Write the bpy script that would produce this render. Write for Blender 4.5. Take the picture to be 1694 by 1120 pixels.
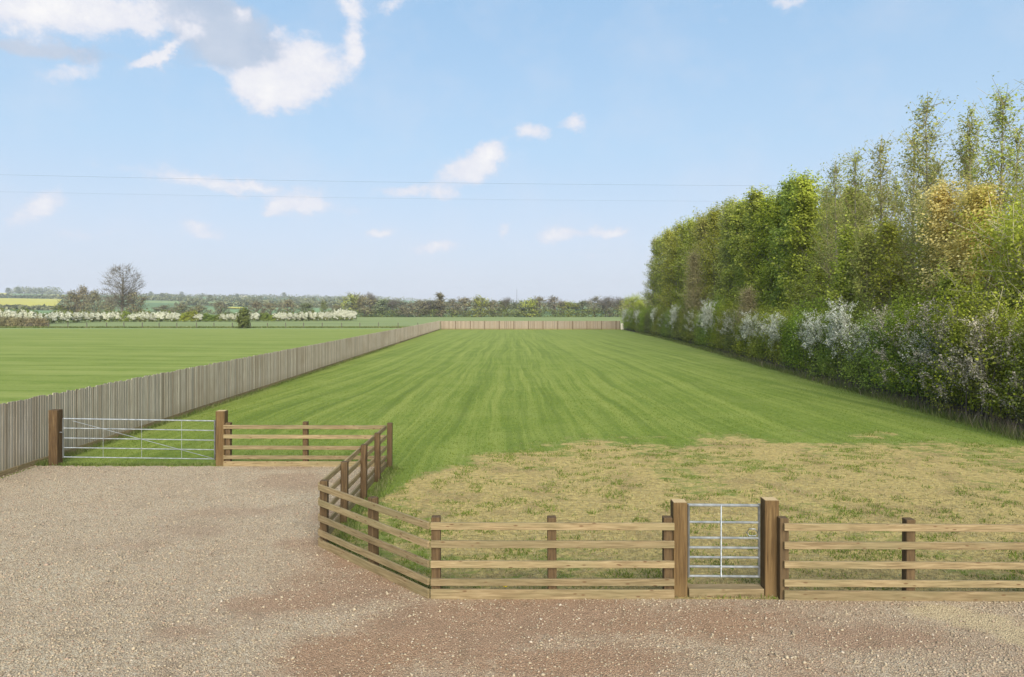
import bpy, math, random
import numpy as np
from mathutils import Vector, Matrix

for o in list(bpy.data.objects):
    bpy.data.objects.remove(o)
S = bpy.context.scene
COL = S.collection
R = math.radians
F, CX, HZ, EYE = 1129.0, 847.0, 512.0, 4.1      # focal length in photo pixels, vanishing point, horizon row, eye height


def lin(r, g, b):
    f = lambda v: (v / 255 / 12.92) if v <= 10 else ((v / 255 + 0.055) / 1.055) ** 2.4
    return (f(r), f(g), f(b), 1.0)


def gpt(px, py):
    Y = EYE * F / (py - HZ)
    return (px - CX) / F * Y, Y


def atx(px, Y):
    return (px - CX) / F * Y


# ------------------------------------------------------------------ camera
cam = bpy.data.cameras.new('camera')
cam.sensor_width = 36.0
cam.lens = 36.0 * F / 1694.0
cam.shift_y = -48.0 / 1694.0
cam.clip_start = 0.1
cam.clip_end = 9000
camo = bpy.data.objects.new('camera', cam)
COL.objects.link(camo)
camo.location = (0, 0, EYE)
camo.rotation_euler = (R(90), 0, 0)
S.camera = camo

# ------------------------------------------------------------------ light
SUN_AZ, SUN_EL = R(171), R(31)
sun = bpy.data.lights.new('sun', 'SUN')
sun.energy = 5.0
sun.angle = R(55)
sun.color = (1.0, 0.94, 0.85)
suno = bpy.data.objects.new('sun', sun)
COL.objects.link(suno)
sd = Vector((math.sin(SUN_AZ) * math.cos(SUN_EL), math.cos(SUN_AZ) * math.cos(SUN_EL), math.sin(SUN_EL)))
suno.rotation_euler = sd.to_track_quat('Z', 'Y').to_euler()

S.view_settings.view_transform = 'Standard'
S.view_settings.look = 'None'
S.view_settings.exposure = 0.70
S.view_settings.gamma = 1.0
S.view_settings.use_curve_mapping = False


S.cycles.max_bounces = 14
S.cycles.diffuse_bounces = 8
S.cycles.transmission_bounces = 10


# ------------------------------------------------------------------ node helper
class NT:
    def __init__(s, tree):
        s.t = tree
        s.n = tree.nodes
        s.n.clear()

    def node(s, typ, **kw):
        n = s.n.new(typ)
        for k, v in kw.items():
            setattr(n, k, v)
        return n

    def set(s, sock, v):
        if hasattr(v, 'is_output') or isinstance(v, bpy.types.NodeSocket):
            s.t.links.new(v, sock)
        else:
            sock.default_value = v

    def m(s, op, a, b=None, c=None, clamp=False):
        n = s.node('ShaderNodeMath', operation=op, use_clamp=clamp)
        s.set(n.inputs[0], a)
        if b is not None: s.set(n.inputs[1], b)
        if c is not None: s.set(n.inputs[2], c)
        return n.outputs[0]

    def v(s, op, a, b=None):
        n = s.node('ShaderNodeVectorMath', operation=op)
        s.set(n.inputs[0], a)
        if b is not None: s.set(n.inputs[1], b)
        return n.outputs[0]

    def comb(s, x, y, z=0.0):
        n = s.node('ShaderNodeCombineXYZ')
        s.set(n.inputs[0], x); s.set(n.inputs[1], y); s.set(n.inputs[2], z)
        return n.outputs[0]

    def sep(s, v):
        n = s.node('ShaderNodeSeparateXYZ')
        s.set(n.inputs[0], v)
        return n.outputs

    def noise(s, vec, scale, detail=4, rough=0.55, col=False, dist=0.0):
        n = s.node('ShaderNodeTexNoise')
        s.set(n.inputs['Vector'], vec)
        n.inputs['Scale'].default_value = scale
        n.inputs['Detail'].default_value = detail
        n.inputs['Roughness'].default_value = rough
        n.inputs['Distortion'].default_value = dist
        return n.outputs['Color' if col else 'Fac']

    def voro(s, vec, scale, feature='F1', out='Distance', rnd=1.0, dims='3D'):
        n = s.node('ShaderNodeTexVoronoi', feature=feature, voronoi_dimensions=dims)
        s.set(n.inputs['Vector'], vec)
        n.inputs['Scale'].default_value = scale
        n.inputs['Randomness'].default_value = rnd
        return n.outputs[out]

    def mix(s, f, a, b, blend='MIX'):
        n = s.node('ShaderNodeMix', data_type='RGBA', blend_type=blend)
        s.set(n.inputs[0], f); s.set(n.inputs[6], a); s.set(n.inputs[7], b)
        return n.outputs[2]

    def ramp(s, f, stops, interp='LINEAR'):
        n = s.node('ShaderNodeValToRGB')
        cr = n.color_ramp
        cr.interpolation = interp
        while len(cr.elements) < len(stops): cr.elements.new(0.5)
        for e, (p, c) in zip(cr.elements, stops):
            e.position = p; e.color = c
        s.set(n.inputs[0], f)
        return n.outputs[0]

    def mr(s, f, a, b, c=0.0, d=1.0, smooth=False):
        n = s.node('ShaderNodeMapRange', interpolation_type='SMOOTHSTEP' if smooth else 'LINEAR')
        s.set(n.inputs[0], f)
        for i, x in enumerate((a, b, c, d)): s.set(n.inputs[1 + i], x)
        return n.outputs[0]

    def attr(s, name):
        return s.node('ShaderNodeAttribute', attribute_name=name).outputs['Fac']

    def bump(s, h, dist, strength=1.0):
        n = s.node('ShaderNodeBump')
        n.inputs['Strength'].default_value = strength
        n.inputs['Distance'].default_value = dist
        s.set(n.inputs['Height'], h)
        return n.outputs[0]


def g4(v):
    return (v, v, v, 1.0)


# ------------------------------------------------------------------ sky
W = bpy.data.worlds.new('World')
S.world = W
W.use_nodes = True
w = NT(W.node_tree)
sky = w.node('ShaderNodeTexSky', sky_type='NISHITA', sun_disc=False)
sky.sun_elevation = SUN_EL
sky.sun_rotation = SUN_AZ
sky.altitude = 100
sky.air_density = 1.0
sky.dust_density = 1.6
sky.ozone_density = 2.2
SKY = 0.12
gen = w.node('ShaderNodeTexCoord').outputs['Generated']
dx, dy, dz = w.sep(gen)
az = w.m('ARCTAN2', dx, dy)
el = w.m('ARCSINE', dz)
U = 9.0 / SKY / 9.0      # radiance that displays as 1.0 at exposure 0


def sk(r, g, b, k=1.0):
    c = lin(r, g, b)
    e = 2 ** S.view_settings.exposure
    return (c[0] / SKY / e * k, c[1] / SKY / e * k, c[2] / SKY / e * k, 1)


# clear-air colour: nishita, veiled by thin high haze that thickens towards the horizon
veil = w.mr(el, 0.0, 0.62, 0.92, 0.70)
hazecol = w.ramp(w.mr(el, 0.0, 0.45), [(0.0, sk(215, 219, 232)), (0.22, sk(208, 221, 241)), (0.50, sk(188, 217, 243)), (1.0, sk(164, 204, 240))])
base = w.mix(veil, sky.outputs[0], hazecol)
# clouds: soft ellipses in azimuth / elevation, edges broken up by noise
p2 = w.comb(az, w.m('MULTIPLY', el, 1.25), 0.0)
wn = w.noise(p2, 13.0, 7, 0.66, col=True)
wsub = w.v('SUBTRACT', wn, (0.5, 0.5, 0.5))
wx, wy, _ = w.sep(wsub)
wa = w.m('MULTIPLY_ADD', wx, 0.066, az)
we = w.m('MULTIPLY_ADD', wy, 0.055, el)


def aze(px, py):
    a = math.atan((px - CX) / F)
    return a, math.atan((HZ - py) / math.hypot(F, px - CX))


def blob(px, py, rx, ry, rot=0.0, k=1.0):
    a, e = aze(px, py)
    x = w.m('SUBTRACT', wa, a)
    y = w.m('SUBTRACT', we, e)
    c, s_ = math.cos(R(rot)), math.sin(R(rot))
    ra, re = rx / F, ry / F
    u = w.m('MULTIPLY_ADD', x, c / ra, w.m('MULTIPLY', y, s_ / ra))
    v = w.m('MULTIPLY_ADD', x, -s_ / re, w.m('MULTIPLY', y, c / re))
    d2 = w.m('MULTIPLY_ADD', u, u, w.m('MULTIPLY', v, v))
    g = w.m('MULTIPLY', w.m('EXPONENT', w.m('MULTIPLY', d2, -1.0)), k)
    return g


def total(l):
    t = blob(*l[0])
    for b in l[1:]:
        t = w.m('ADD', t, blob(*b))
    return t


white = [(50, 24, 120, 30, 0, 1.05), (190, 6, 120, 24, 0, .85), (215, 42, 70, 11, 0, .42), (262, 94, 46, 8, 36, .9), (320, 116, 95, 10, 3, .42), (330, 52, 22, 12, 0, .5), (403, 26, 15, 13, 0, .7),
         (432, 146, 44, 30, 0, 1.2), (470, 150, 60, 26, 5, .8), (515, 125, 52, 36, 10, 1.0), (500, 88, 42, 26, 0, .8), (585, 75, 22, 48, -10, .85), (572, 12, 34, 14, -15, .75),
         (655, 10, 34, 13, 20, .65), (460, 52, 17, 13, 40, .5), (1302, 3, 34, 12, 0, .8), (1195, 25, 25, 16, 0, .42),
         (883, 220, 34, 18, 0, .95), (951, 200, 28, 17, 10, .8), (775, 277, 60, 25, 24, 1.05), (805, 256, 32, 19, 0, .7), (668, 311, 52, 14, 2, .8),
         (742, 322, 28, 12, 0, .6), (65, 342, 44, 18, 45, .95), (500, 342, 40, 17, 10, 1.0), (455, 342, 24, 11, 20, .8), (112, 120, 42, 16, 15, .75),
         (720, 412, 42, 14, 8, .95), (925, 386, 52, 16, 5, .92), (590, 345, 30, 10, 0, .5), (150, 395, 60, 12, 0, .5), (960, 425, 70, 9, 0, .5), (1012, 380, 40, 10, 0, .9), (632, 388, 32, 12, 15, .9), (338, 380, 42, 12, 0, .8), (836, 381, 16, 12, 20, .7),
         (560, 424, 60, 9, 0, .42), (300, 292, 160, 16, -3, .55), (420, 308, 110, 13, -3, .5), (1080, 430, 40, 18, 30, .5)]
grey = [(50, 74, 130, 15, 0, .85), (365, 62, 90, 44, 6, .95), (430, 100, 62, 22, 8, .7), (310, 15, 90, 26, 0, .7), (545, 150, 40, 18, 20, .35)]
det = w.noise(p2, 24.0, 10, 0.72)
det2 = w.noise(p2, 7.0, 7, 0.6)
inv = w.m('SUBTRACT', det, 0.5)
dw = w.m('MULTIPLY_ADD', inv, 1.35, total(white))
dg = w.m('MULTIPLY_ADD', inv, 0.7, total(grey))
# the same scattered cloud carries on all round outside the view
side = w.mr(w.m('ABSOLUTE', az), 0.72, 1.0, smooth=True)
over = w.mr(el, 0.50, 0.75, smooth=True)
out = w.m('MAXIMUM', side, over)
gen2 = w.v('DIVIDE', gen, w.comb(w.m('ADD', w.m('ABSOLUTE', dz), 0.12), w.m('ADD', w.m('ABSOLUTE', dz), 0.12), w.m('ADD', w.m('ABSOLUTE', dz), 0.12)))
rest = w.mr(w.noise(gen2, 1.1, 8, 0.6), 0.50, 0.68, 0.0, 0.85)
mw = w.mr(dw, 0.26, 0.98, 0.0, 1.0, smooth=True)
mg = w.mr(dg, 0.26, 0.85, 0.0, 0.95, smooth=True)
up = w.mr(dz, -0.02, 0.01)
thin = w.m('MULTIPLY', w.mr(det2, 0.46, 0.78), 0.26)
c1 = w.mix(thin, base, sk(228, 230, 240))
c2 = w.mix(mg, c1, w.mix(w.mr(det2, 0.35, 0.65), sk(182, 198, 221), sk(208, 217, 232)))
c3 = w.mix(w.m('MULTIPLY', mw, w.mr(el, 0.04, 0.24, 0.86, 0.97)), c2, w.mix(w.m('MULTIPLY', w.mr(dw, 0.5, 1.4), w.m('MULTIPLY', w.mr(det2, .34, .58, .45, 1.0), w.mr(det, .36, .60, .45, 1.0))), sk(228, 230, 242), sk(255, 253, 252)))
c4 = w.mix(w.m('MULTIPLY', rest, w.m('MULTIPLY', out, up)), c3, sk(236, 238, 244))
bg = w.node('ShaderNodeBackground')
w.set(bg.inputs[0], c4)
bg.inputs[1].default_value = SKY
w.t.links.new(bg.outputs[0], w.node('ShaderNodeOutputWorld').inputs[0])
W.cycles.sampling_method = 'MANUAL'
W.cycles.sample_map_resolution = 512


# ------------------------------------------------------------------ object helpers
def tag(o, label=None, cat=None, group=None, kind=None):
    if label: o['label'] = label
    if cat: o['category'] = cat
    if group: o['group'] = group
    if kind: o['kind'] = kind
    return o


def empty(name, loc, rz=0.0, label=None, cat=None, group=None):
    o = bpy.data.objects.new(name, None)
    o.empty_display_size = 0.2
    COL.objects.link(o)
    o.location = loc
    o.rotation_euler = (0, 0, rz)
    return tag(o, label, cat, group)


def link(name, me, mat=None, parent=None, loc=(0, 0, 0), rot=(0, 0, 0)):
    o = bpy.data.objects.new(name, me)
    if mat and not me.materials: me.materials.append(mat)
    COL.objects.link(o)
    o.location = loc
    o.rotation_euler = rot
    if parent: o.parent = parent
    return o


def dup(root, loc, rz=0.0, sc=(1, 1, 1), label=None, group=None, cat=None):
    r = root.copy()
    COL.objects.link(r)
    r.location = loc; r.rotation_euler = (0, 0, rz); r.scale = sc
    tag(r, label, cat, group)
    for ch in root.children:
        c = ch.copy()
        COL.objects.link(c)
        c.parent = r
        for g in ch.children:
            d = g.copy()
            COL.objects.link(d)
            d.parent = c
    return r


def mesh_np(name, V, Fc, mat=None, smooth=False):
    """V (n,3); Fc (m,k) all faces with k corners"""
    V = np.asarray(V, np.float32); Fc = np.asarray(Fc, np.int32)
    me = bpy.data.meshes.new(name)
    me.vertices.add(len(V)); me.vertices.foreach_set('co', V.ravel())
    m_, k = Fc.shape
    me.loops.add(m_ * k); me.loops.foreach_set('vertex_index', Fc.ravel())
    me.polygons.add(m_)
    me.polygons.foreach_set('loop_start', np.arange(0, m_ * k, k, dtype=np.int32))
    me.polygons.foreach_set('loop_total', np.full(m_, k, np.int32))
    if smooth: me.polygons.foreach_set('use_smooth', np.ones(m_, bool))
    me.update(calc_edges=True)
    if mat: me.materials.append(mat)
    return me


def quads(name, Q, mat=None):
    Q = np.asarray(Q, np.float32)
    n = len(Q)
    return mesh_np(name, Q.reshape(-1, 3), np.arange(n * 4).reshape(n, 4), mat)


def nrm(a):
    return a / np.maximum(np.linalg.norm(a, axis=-1, keepdims=True), 1e-9)


def leafquads(P, size, rng, up=0.5, aspect=0.62, jit=0.5, out=None, outk=0.0):
    """diamond leaves at points P"""
    n = len(P)
    nor = rng.normal(size=(n, 3))
    nor[:, 2] = np.abs(nor[:, 2]) + up
    if out is not None: nor = nor + out * outk
    nor = nrm(nor)
    t = nrm(np.cross(nor, rng.normal(size=(n, 3))))
    b = np.cross(nor, t)
    s = (size * (1 + jit * rng.uniform(-1, 1, n)))[:, None]
    fold = nor * s * 0.14
    return np.stack([P - t * s * 0.5, P + b * s * 0.5 * aspect + fold, P + t * s * 0.5, P - b * s * 0.5 * aspect + fold], axis=1)


def prisms(A, B, ra, rb, k=4):
    A = np.asarray(A, float); B = np.asarray(B, float)
    ra = np.asarray(ra, float)[:, None]; rb = np.asarray(rb, float)[:, None]
    d = nrm(B - A)
    ref = np.where(np.abs(d[:, 2:3]) > 0.9, np.array([[1.0, 0, 0]]), np.array([[0, 0, 1.0]]))
    u = nrm(np.cross(d, ref)); v = np.cross(d, u)
    rings = []
    for i in range(k):
        a = 2 * math.pi * i / k
        o = u * math.cos(a) + v * math.sin(a)
        rings.append((A + o * ra, B + o * rb))
    Q = [np.stack([rings[i][0], rings[(i + 1) % k][0], rings[(i + 1) % k][1], rings[i][1]], axis=1) for i in range(k)]
    return np.concatenate(Q)


def vnoise(x, y, seed, oct=4, rough=0.5):
    rg = np.random.RandomState(seed)
    T = rg.rand(64, 64)
    r = np.zeros_like(x, dtype=float); amp = 1.0; tot = 0
    for o in range(oct):
        xf = x * 2 ** o + 17.3 * o; yf = y * 2 ** o + 9.1 * o
        xi = np.floor(xf).astype(int); yi = np.floor(yf).astype(int)
        fx = xf - xi; fy = yf - yi
        fx = fx * fx * (3 - 2 * fx); fy = fy * fy * (3 - 2 * fy)
        g = lambda i, j: T[i % 64, j % 64]
        v = (g(xi, yi) * (1 - fx) + g(xi + 1, yi) * fx) * (1 - fy) + (g(xi, yi + 1) * (1 - fx) + g(xi + 1, yi + 1) * fx) * fy
        r += v * amp; tot += amp; amp *= rough
    return r / tot


def sstep(x, a, b):
    t = np.clip((x - a) / (b - a), 0, 1)
    return t * t * (3 - 2 * t)


def box_mesh(name, sx, sy, sz, mat, bev=0.004, origin='centre', taper=None):
    import bmesh
    bm = bmesh.new()
    bmesh.ops.create_cube(bm, size=1.0)
    for v_ in bm.verts:
        v_.co = Vector((v_.co.x * sx, v_.co.y * sy, v_.co.z * sz + (sz / 2 if origin == 'base' else 0)))
    if bev:
        bmesh.ops.bevel(bm, geom=bm.edges[:], offset=bev, segments=1, affect='EDGES')
    me = bpy.data.meshes.new(name)
    bm.to_mesh(me); bm.free()
    if mat: me.materials.append(mat)
    return me


def tube(name, pts, r, mat, k=8, caps=True):
    pts = [Vector(p) for p in pts]
    V, Fc = [], []
    n = len(pts)
    for i, p in enumerate(pts):
        d = (pts[min(i + 1, n - 1)] - pts[max(i - 1, 0)]).normalized()
        ref = Vector((1, 0, 0)) if abs(d.z) > 0.9 else Vector((0, 0, 1))
        u = d.cross(ref).normalized(); v_ = d.cross(u)
        for j in range(k):
            a = 2 * math.pi * j / k
            V.append(p + u * (r * math.cos(a)) + v_ * (r * math.sin(a)))
    for i in range(n - 1):
        for j in range(k):
            Fc.append((i * k + j, i * k + (j + 1) % k, (i + 1) * k + (j + 1) % k, (i + 1) * k + j))
    if caps:
        Fc.append(tuple(range(k))); Fc.append(tuple((n - 1) * k + j for j in range(k)))
    me = bpy.data.meshes.new(name)
    me.from_pydata([tuple(q) for q in V], [], Fc)
    for p in me.polygons: p.use_smooth = len(p.vertices) == 4
    me.materials.append(mat)
    return me


# ------------------------------------------------------------------ materials
def mat_new(name):
    m = bpy.data.materials.new(name)
    m.use_nodes = True
    return m, NT(m.node_tree)


def finish(t, col, rough=0.8, normal=None, metal=0.0, spec=0.3):
    b = t.node('ShaderNodeBsdfPrincipled')
    t.set(b.inputs['Base Color'], col)
    t.set(b.inputs['Roughness'], rough)
    t.set(b.inputs['Metallic'], metal)
    b.inputs['Specular IOR Level'].default_value = spec
    if normal is not None: t.set(b.inputs['Normal'], normal)
    t.t.links.new(b.outputs[0], t.node('ShaderNodeOutputMaterial').inputs[0])


def rnd(t):
    a = t.node('ShaderNodeNewGeometry').outputs['Random Per Island']
    b = t.node('ShaderNodeObjectInfo').outputs['Random']
    return t.m('FRACT', t.m('ADD', a, b)), b


def leaf_mat(name, dark, mid, light, trans=0.35, clump=1.0, objvar=0.12, tint=None):
    m, t = mat_new(name)
    r, ob = rnd(t)
    pos = t.node('ShaderNodeTexCoord').outputs['Object']
    n = t.noise(pos, clump, 2)
    f = t.m('MULTIPLY_ADD', t.m('SUBTRACT', n, 0.5), 0.9, t.m('MULTIPLY_ADD', r, 0.75, 0.12), clamp=True)
    c = t.ramp(f, [(0.0, dark), (0.5, mid), (1.0, light)])
    hs = t.node('ShaderNodeHueSaturation')
    t.set(hs.inputs['Hue'], t.mr(ob, 0, 1, 0.5 - objvar * 0.12, 0.5 + objvar * 0.14))
    t.set(hs.inputs['Saturation'], t.mr(t.m('FRACT', t.m('MULTIPLY', ob, 7.3)), 0, 1, 0.96, 1.12))
    t.set(hs.inputs['Value'], t.mr(t.m('FRACT', t.m('MULTIPLY', ob, 13.7)), 0, 1, 1 - objvar, 1 + objvar))
    t.set(hs.inputs['Color'], c)
    b = t.node('ShaderNodeBsdfPrincipled')
    t.set(b.inputs['Base Color'], hs.outputs[0])
    b.inputs['Roughness'].default_value = 0.65
    b.inputs['Specular IOR Level'].default_value = 0.2
    tr = t.node('ShaderNodeBsdfTranslucent')
    t.set(tr.inputs[0], hs.outputs[0])
    mx = t.node('ShaderNodeMixShader')
    mx.inputs[0].default_value = trans
    t.t.links.new(b.outputs[0], mx.inputs[1]); t.t.links.new(tr.outputs[0], mx.inputs[2])
    t.t.links.new(mx.outputs[0], t.node('ShaderNodeOutputMaterial').inputs[0])
    return m


def l3(r, g, b): return (r, g, b, 1)
def lf(r, g, b, k=1.45): return (r * k, g * k, b * k, 1)


M = {}
M['leaf_lush'] = leaf_mat('leaf_lush', l3(.17, .205, .032), l3(.36, .41, .064), l3(.55, .58, .14), .48, .5)
M['leaf_olive'] = leaf_mat('leaf_olive', l3(.20, .215, .042), l3(.39, .405, .078), l3(.54, .54, .14), .48, .5)
M['leaf_sparse'] = leaf_mat('leaf_sparse', l3(.19, .21, .050), l3(.36, .38, .095), l3(.55, .55, .19), .48, .4)
M['leaf_cloud_glow'] = leaf_mat('leaf_cloud_glow', l3(.62, .53, .15), l3(.83, .70, .24), l3(.92, .83, .42), .48, .5, .02)  # leaf colour imitates bright cloud glowing through the wood
M['leaf_brown'] = leaf_mat('leaf_brown', l3(.14, .122, .065), l3(.26, .225, .115), l3(.38, .33, .18), .38, .6)
M['leaf_hedge'] = leaf_mat('leaf_hedge', l3(.115, .145, .024), l3(.245, .295, .046), l3(.39, .45, .09), .45, 1.4, .2)
M['leaf_dark'] = leaf_mat('leaf_dark', l3(.075, .095, .024), l3(.16, .185, .048), l3(.26, .285, .085), .40, 1.2)
M['blossom'] = leaf_mat('blossom', l3(.58, .58, .46), l3(.74, .74, .62), l3(.84, .84, .76), .4, 2.0, .05)
M['blossom_pink'] = leaf_mat('blossom_pink', l3(.42, .37, .28), l3(.56, .50, .40), l3(.68, .62, .52), .4, 2.0, .05)
M['far_green'] = leaf_mat('far_green', l3(.10, .12, .05), l3(.17, .19, .085), l3(.24, .255, .12), .30, .15, .25)


def bark_mat(name, a, b, sc=6.0):
    m, t = mat_new(name)
    pos = t.node('ShaderNodeTexCoord').outputs['Object']
    n = t.noise(t.v('MULTIPLY', pos, (1, 1, .25)), sc, 5)
    finish(t, t.mix(t.mr(n, .3, .7), a, b), .9, t.bump(n, .02))
    return m


M['bark_grey'] = bark_mat('bark_grey', l3(.17, .155, .105), l3(.32, .29, .21))
M['bark_dark'] = bark_mat('bark_dark', l3(.07, .06, .045), l3(.14, .125, .095))
M['bark_pale'] = bark_mat('bark_pale', l3(.26, .23, .15), l3(.46, .42, .29))

M['bark_olive'] = bark_mat('bark_olive', l3(.19, .165, .075), l3(.34, .30, .15))

# --- timber
m, t = mat_new('treated_rail'); M['rail'] = m
pos = t.node('ShaderNodeTexCoord').outputs['Object']
r, ob = rnd(t)
off = t.v('ADD', pos, t.comb(t.m('MULTIPLY', ob, 37.0), t.m('MULTIPLY', ob, 11.0), 0.0))
gr = t.noise(t.v('MULTIPLY', off, (1.6, 26, 26)), 1.6, 6, .6, dist=.6)
lo = t.noise(t.v('MULTIPLY', off, (.7, 3, 3)), 1.3, 3)
c = t.ramp(gr, [(.30, lin(92, 77, 53)), (.5, lin(124, 107, 77)), (.72, lin(148, 131, 99))])
c = t.mix(t.mr(lo, .40, .72, 0, .6), c, lin(106, 101, 70))
tone = t.mr(ob, 0, 1, .80, 1.12)
c = t.mix(1.0, c, t.comb(tone, tone, tone), 'MULTIPLY')
kn = t.voro(t.v('MULTIPLY', off, (1.0, 3.6, 3.6)), 4.2)
c = t.mix(t.mr(kn, .09, .17, .8, 0), c, lin(78, 50, 28))
finish(t, c, .8, t.bump(gr, .003), spec=.2)

m, t = mat_new('treated_post'); M['post'] = m
pos = t.node('ShaderNodeTexCoord').outputs['Object']
r, ob = rnd(t)
off = t.v('ADD', pos, t.comb(t.m('MULTIPLY', ob, 37.0), t.m('MULTIPLY', ob, 11.0), 0.0))
gr = t.noise(t.v('MULTIPLY', off, (24, 24, 1.8)), 1.5, 6, .6, dist=.6)
c = t.ramp(gr, [(.3, lin(52, 39, 24)), (.5, lin(76, 59, 38)), (.75, lin(99, 81, 55))])
c = t.mix(t.mr(ob, 0, 1, 0, .35), c, lin(92, 80, 58))
finish(t, c, .85, t.bump(gr, .004), spec=.2)

m, t = mat_new('gate_post_timber'); M['gatepost'] = m
pos = t.node('ShaderNodeTexCoord').outputs['Object']
r, ob = rnd(t)
off = t.v('ADD', pos, t.comb(t.m('MULTIPLY', ob, 37.0), t.m('MULTIPLY', ob, 11.0), 0.0))
gr = t.noise(t.v('MULTIPLY', off, (30, 30, 1.3)), 1.3, 7, .62, dist=.8)
c = t.ramp(gr, [(.28, lin(60, 45, 26)), (.5, lin(88, 69, 42)), (.74, lin(110, 90, 58))])
up_ = t.sep(t.node('ShaderNodeNewGeometry').outputs['Normal'])[2]
c = t.mix(t.mr(up_, .7, .95), c, t.mix(gr, lin(140, 116, 80), lin(190, 170, 130)))     # sawn end grain
crack = t.mr(t.noise(t.v('MULTIPLY', off, (40, 40, .6)), 1.2, 2, .5), .70, .76, 0, .75)
c = t.mix(crack, c, lin(60, 40, 22))
c = t.mix(t.mr(t.sep(pos)[2], .35, 0.0, 0, .45), c, lin(112, 92, 60))
finish(t, c, .85, t.bump(gr, .005), spec=.2)

m, t = mat_new('weathered_board'); M['board'] = m
pos = t.node('ShaderNodeTexCoord').outputs['Object']
r, ob = rnd(t)
gpos = t.node('ShaderNodeNewGeometry').outputs['Position']
off = t.v('ADD', gpos, t.comb(t.m('MULTIPLY', r, 31.0), t.m('MULTIPLY', r, 17.0), 0.0))
gr = t.noise(t.v('MULTIPLY', off, (22, 22, 1.1)), 1.4, 6, .6)
c = t.ramp(r, [(0, lin(136, 126, 108)), (.25, lin(166, 157, 139)), (.5, lin(184, 177, 160)), (.75, lin(158, 153, 140)), (1, lin(194, 185, 166))])
c = t.mix(t.mr(gr, .35, .75, .55, 0), c, lin(104, 92, 74))
wet = t.noise(t.v('MULTIPLY', gpos, (3.0, .35, .5)), 1.0, 4)
c = t.mix(t.mr(wet, .5, .75, 0, .45), c, lin(126, 112, 88))
zz = t.sep(gpos)[2]
c = t.mix(t.m('MULTIPLY', t.mr(zz, .55, .12, 0, .6), t.mr(gr, .3, .7)), c, lin(112, 106, 74))
finish(t, c, .9, t.bump(gr, .004), spec=.15)

m, t = mat_new('galvanised_steel'); M['steel'] = m
pos = t.node('ShaderNodeTexCoord').outputs['Object']
n = t.noise(pos, 9.0, 4)
sp = t.voro(pos, 45.0, out='Color')
c = t.mix(t.mr(n, .35, .7), lin(136, 140, 140), lin(174, 178, 178))
finish(t, c, t.mr(n, .3, .7, .32, .5), None, .4, .5)

m, t = mat_new('old_wire'); M['wire'] = m
n = t.noise(t.node('ShaderNodeTexCoord').outputs['Object'], 2.0, 3)
finish(t, t.mix(n, lin(70, 78, 88), lin(108, 116, 126)), .6, None, .3)

m, t = mat_new('pale_render'); M['pale'] = m
n = t.noise(t.node('ShaderNodeTexCoord').outputs['Object'], 6.0, 5)
finish(t, t.mix(n, lin(196, 186, 166), lin(226, 218, 200)), .8)

m, t = mat_new('slate_roof'); M['slate'] = m
n = t.noise(t.v('MULTIPLY', t.node('ShaderNodeTexCoord').outputs['Object'], (1, 1, 4)), 2.0, 5)
finish(t, t.mix(n, lin(92, 96, 104), lin(124, 126, 132)), .8)

m, t = mat_new('petal'); M['petal'] = m
r, ob = rnd(t)
finish(t, t.mix(r, lin(236, 196, 10), lin(250, 226, 40)), .6)

# --- grass blades
M['blade'] = leaf_mat('grass_blade', l3(.080, .120, .020), l3(.130, .172, .030), l3(.185, .23, .05), .35, .25, 0)
M['blade_dark'] = leaf_mat('rough_grass_blade', l3(.075, .105, .025), l3(.125, .16, .04), l3(.24, .23, .11), .35, .25, 0)
M['straw'] = leaf_mat('dry_straw', l3(.18, .145, .065), l3(.31, .26, .12), l3(.43, .37, .19), .25, .8, 0)
M['litter'] = leaf_mat('dead_stalk', l3(.10, .08, .05), l3(.20, .165, .11), l3(.33, .28, .20), .2, .8, 0)

# --- pebbles
m, t = mat_new('loose_pebble'); M['pebble'] = m
r, ob = rnd(t)
c = t.ramp(r, [(0, lin(112, 98, 82)), (.2, lin(134, 121, 100)), (.45, lin(152, 138, 115)), (.68, lin(162, 148, 123)), (.84, lin(142, 119, 100)), (.97, lin(160, 146, 126)), (1, lin(170, 158, 140))])
finish(t, c, .85, spec=.25)

# --- gravel sheet
m, t = mat_new('gravel_ground'); M['gravel'] = m
gp = t.node('ShaderNodeNewGeometry').outputs['Position']
x, y, z = t.sep(gp)
flat = t.comb(x, y, 0)
dirt = t.attr('dirt'); sand = t.attr('sand'); pale_ = t.attr('pale_grey')
vc = t.voro(flat, 58.0, out='Color')
vr = t.sep(vc)[0]
vd = t.voro(flat, 58.0)
vc2 = t.sep(t.voro(flat, 95.0, out='Color'))[1]
stone = t.ramp(vr, [(0, lin(128, 114, 94)), (.3, lin(162, 147, 122)), (.6, lin(182, 167, 141)), (.85, lin(196, 182, 156)), (1, lin(210, 199, 176))])
stone = t.mix(t.mr(t.noise(flat, .55, 4), .35, .65, 0, .45), stone, lin(164, 142, 116))
soil = t.ramp(vc2, [(0, lin(122, 92, 70)), (.5, lin(152, 120, 93)), (1, lin(174, 145, 116))])
n1 = t.noise(flat, 7.0, 6, .65)
df = t.m('ADD', dirt, t.m('MULTIPLY', t.m('SUBTRACT', n1, .5), 1.3))
c = t.mix(t.mr(df, .15, .85, 0, .95), stone, soil)
c = t.mix(t.mr(t.noise(flat, .28, 3), .38, .62, 0, .30), c, lin(150, 134, 118))
c = t.mix(t.mr(t.noise(flat, 1.1, 5, .65), .52, .68, 0, .40), c, lin(128, 106, 84))
c = t.mix(t.m('MULTIPLY', pale_, .34), c, t.mix(vr, lin(154, 145, 124), lin(194, 184, 160)))  # paler grey gravel towards the left and back of the yard
sandc = t.ramp(vc2, [(0, lin(164, 146, 112)), (1, lin(198, 182, 146))])
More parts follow.
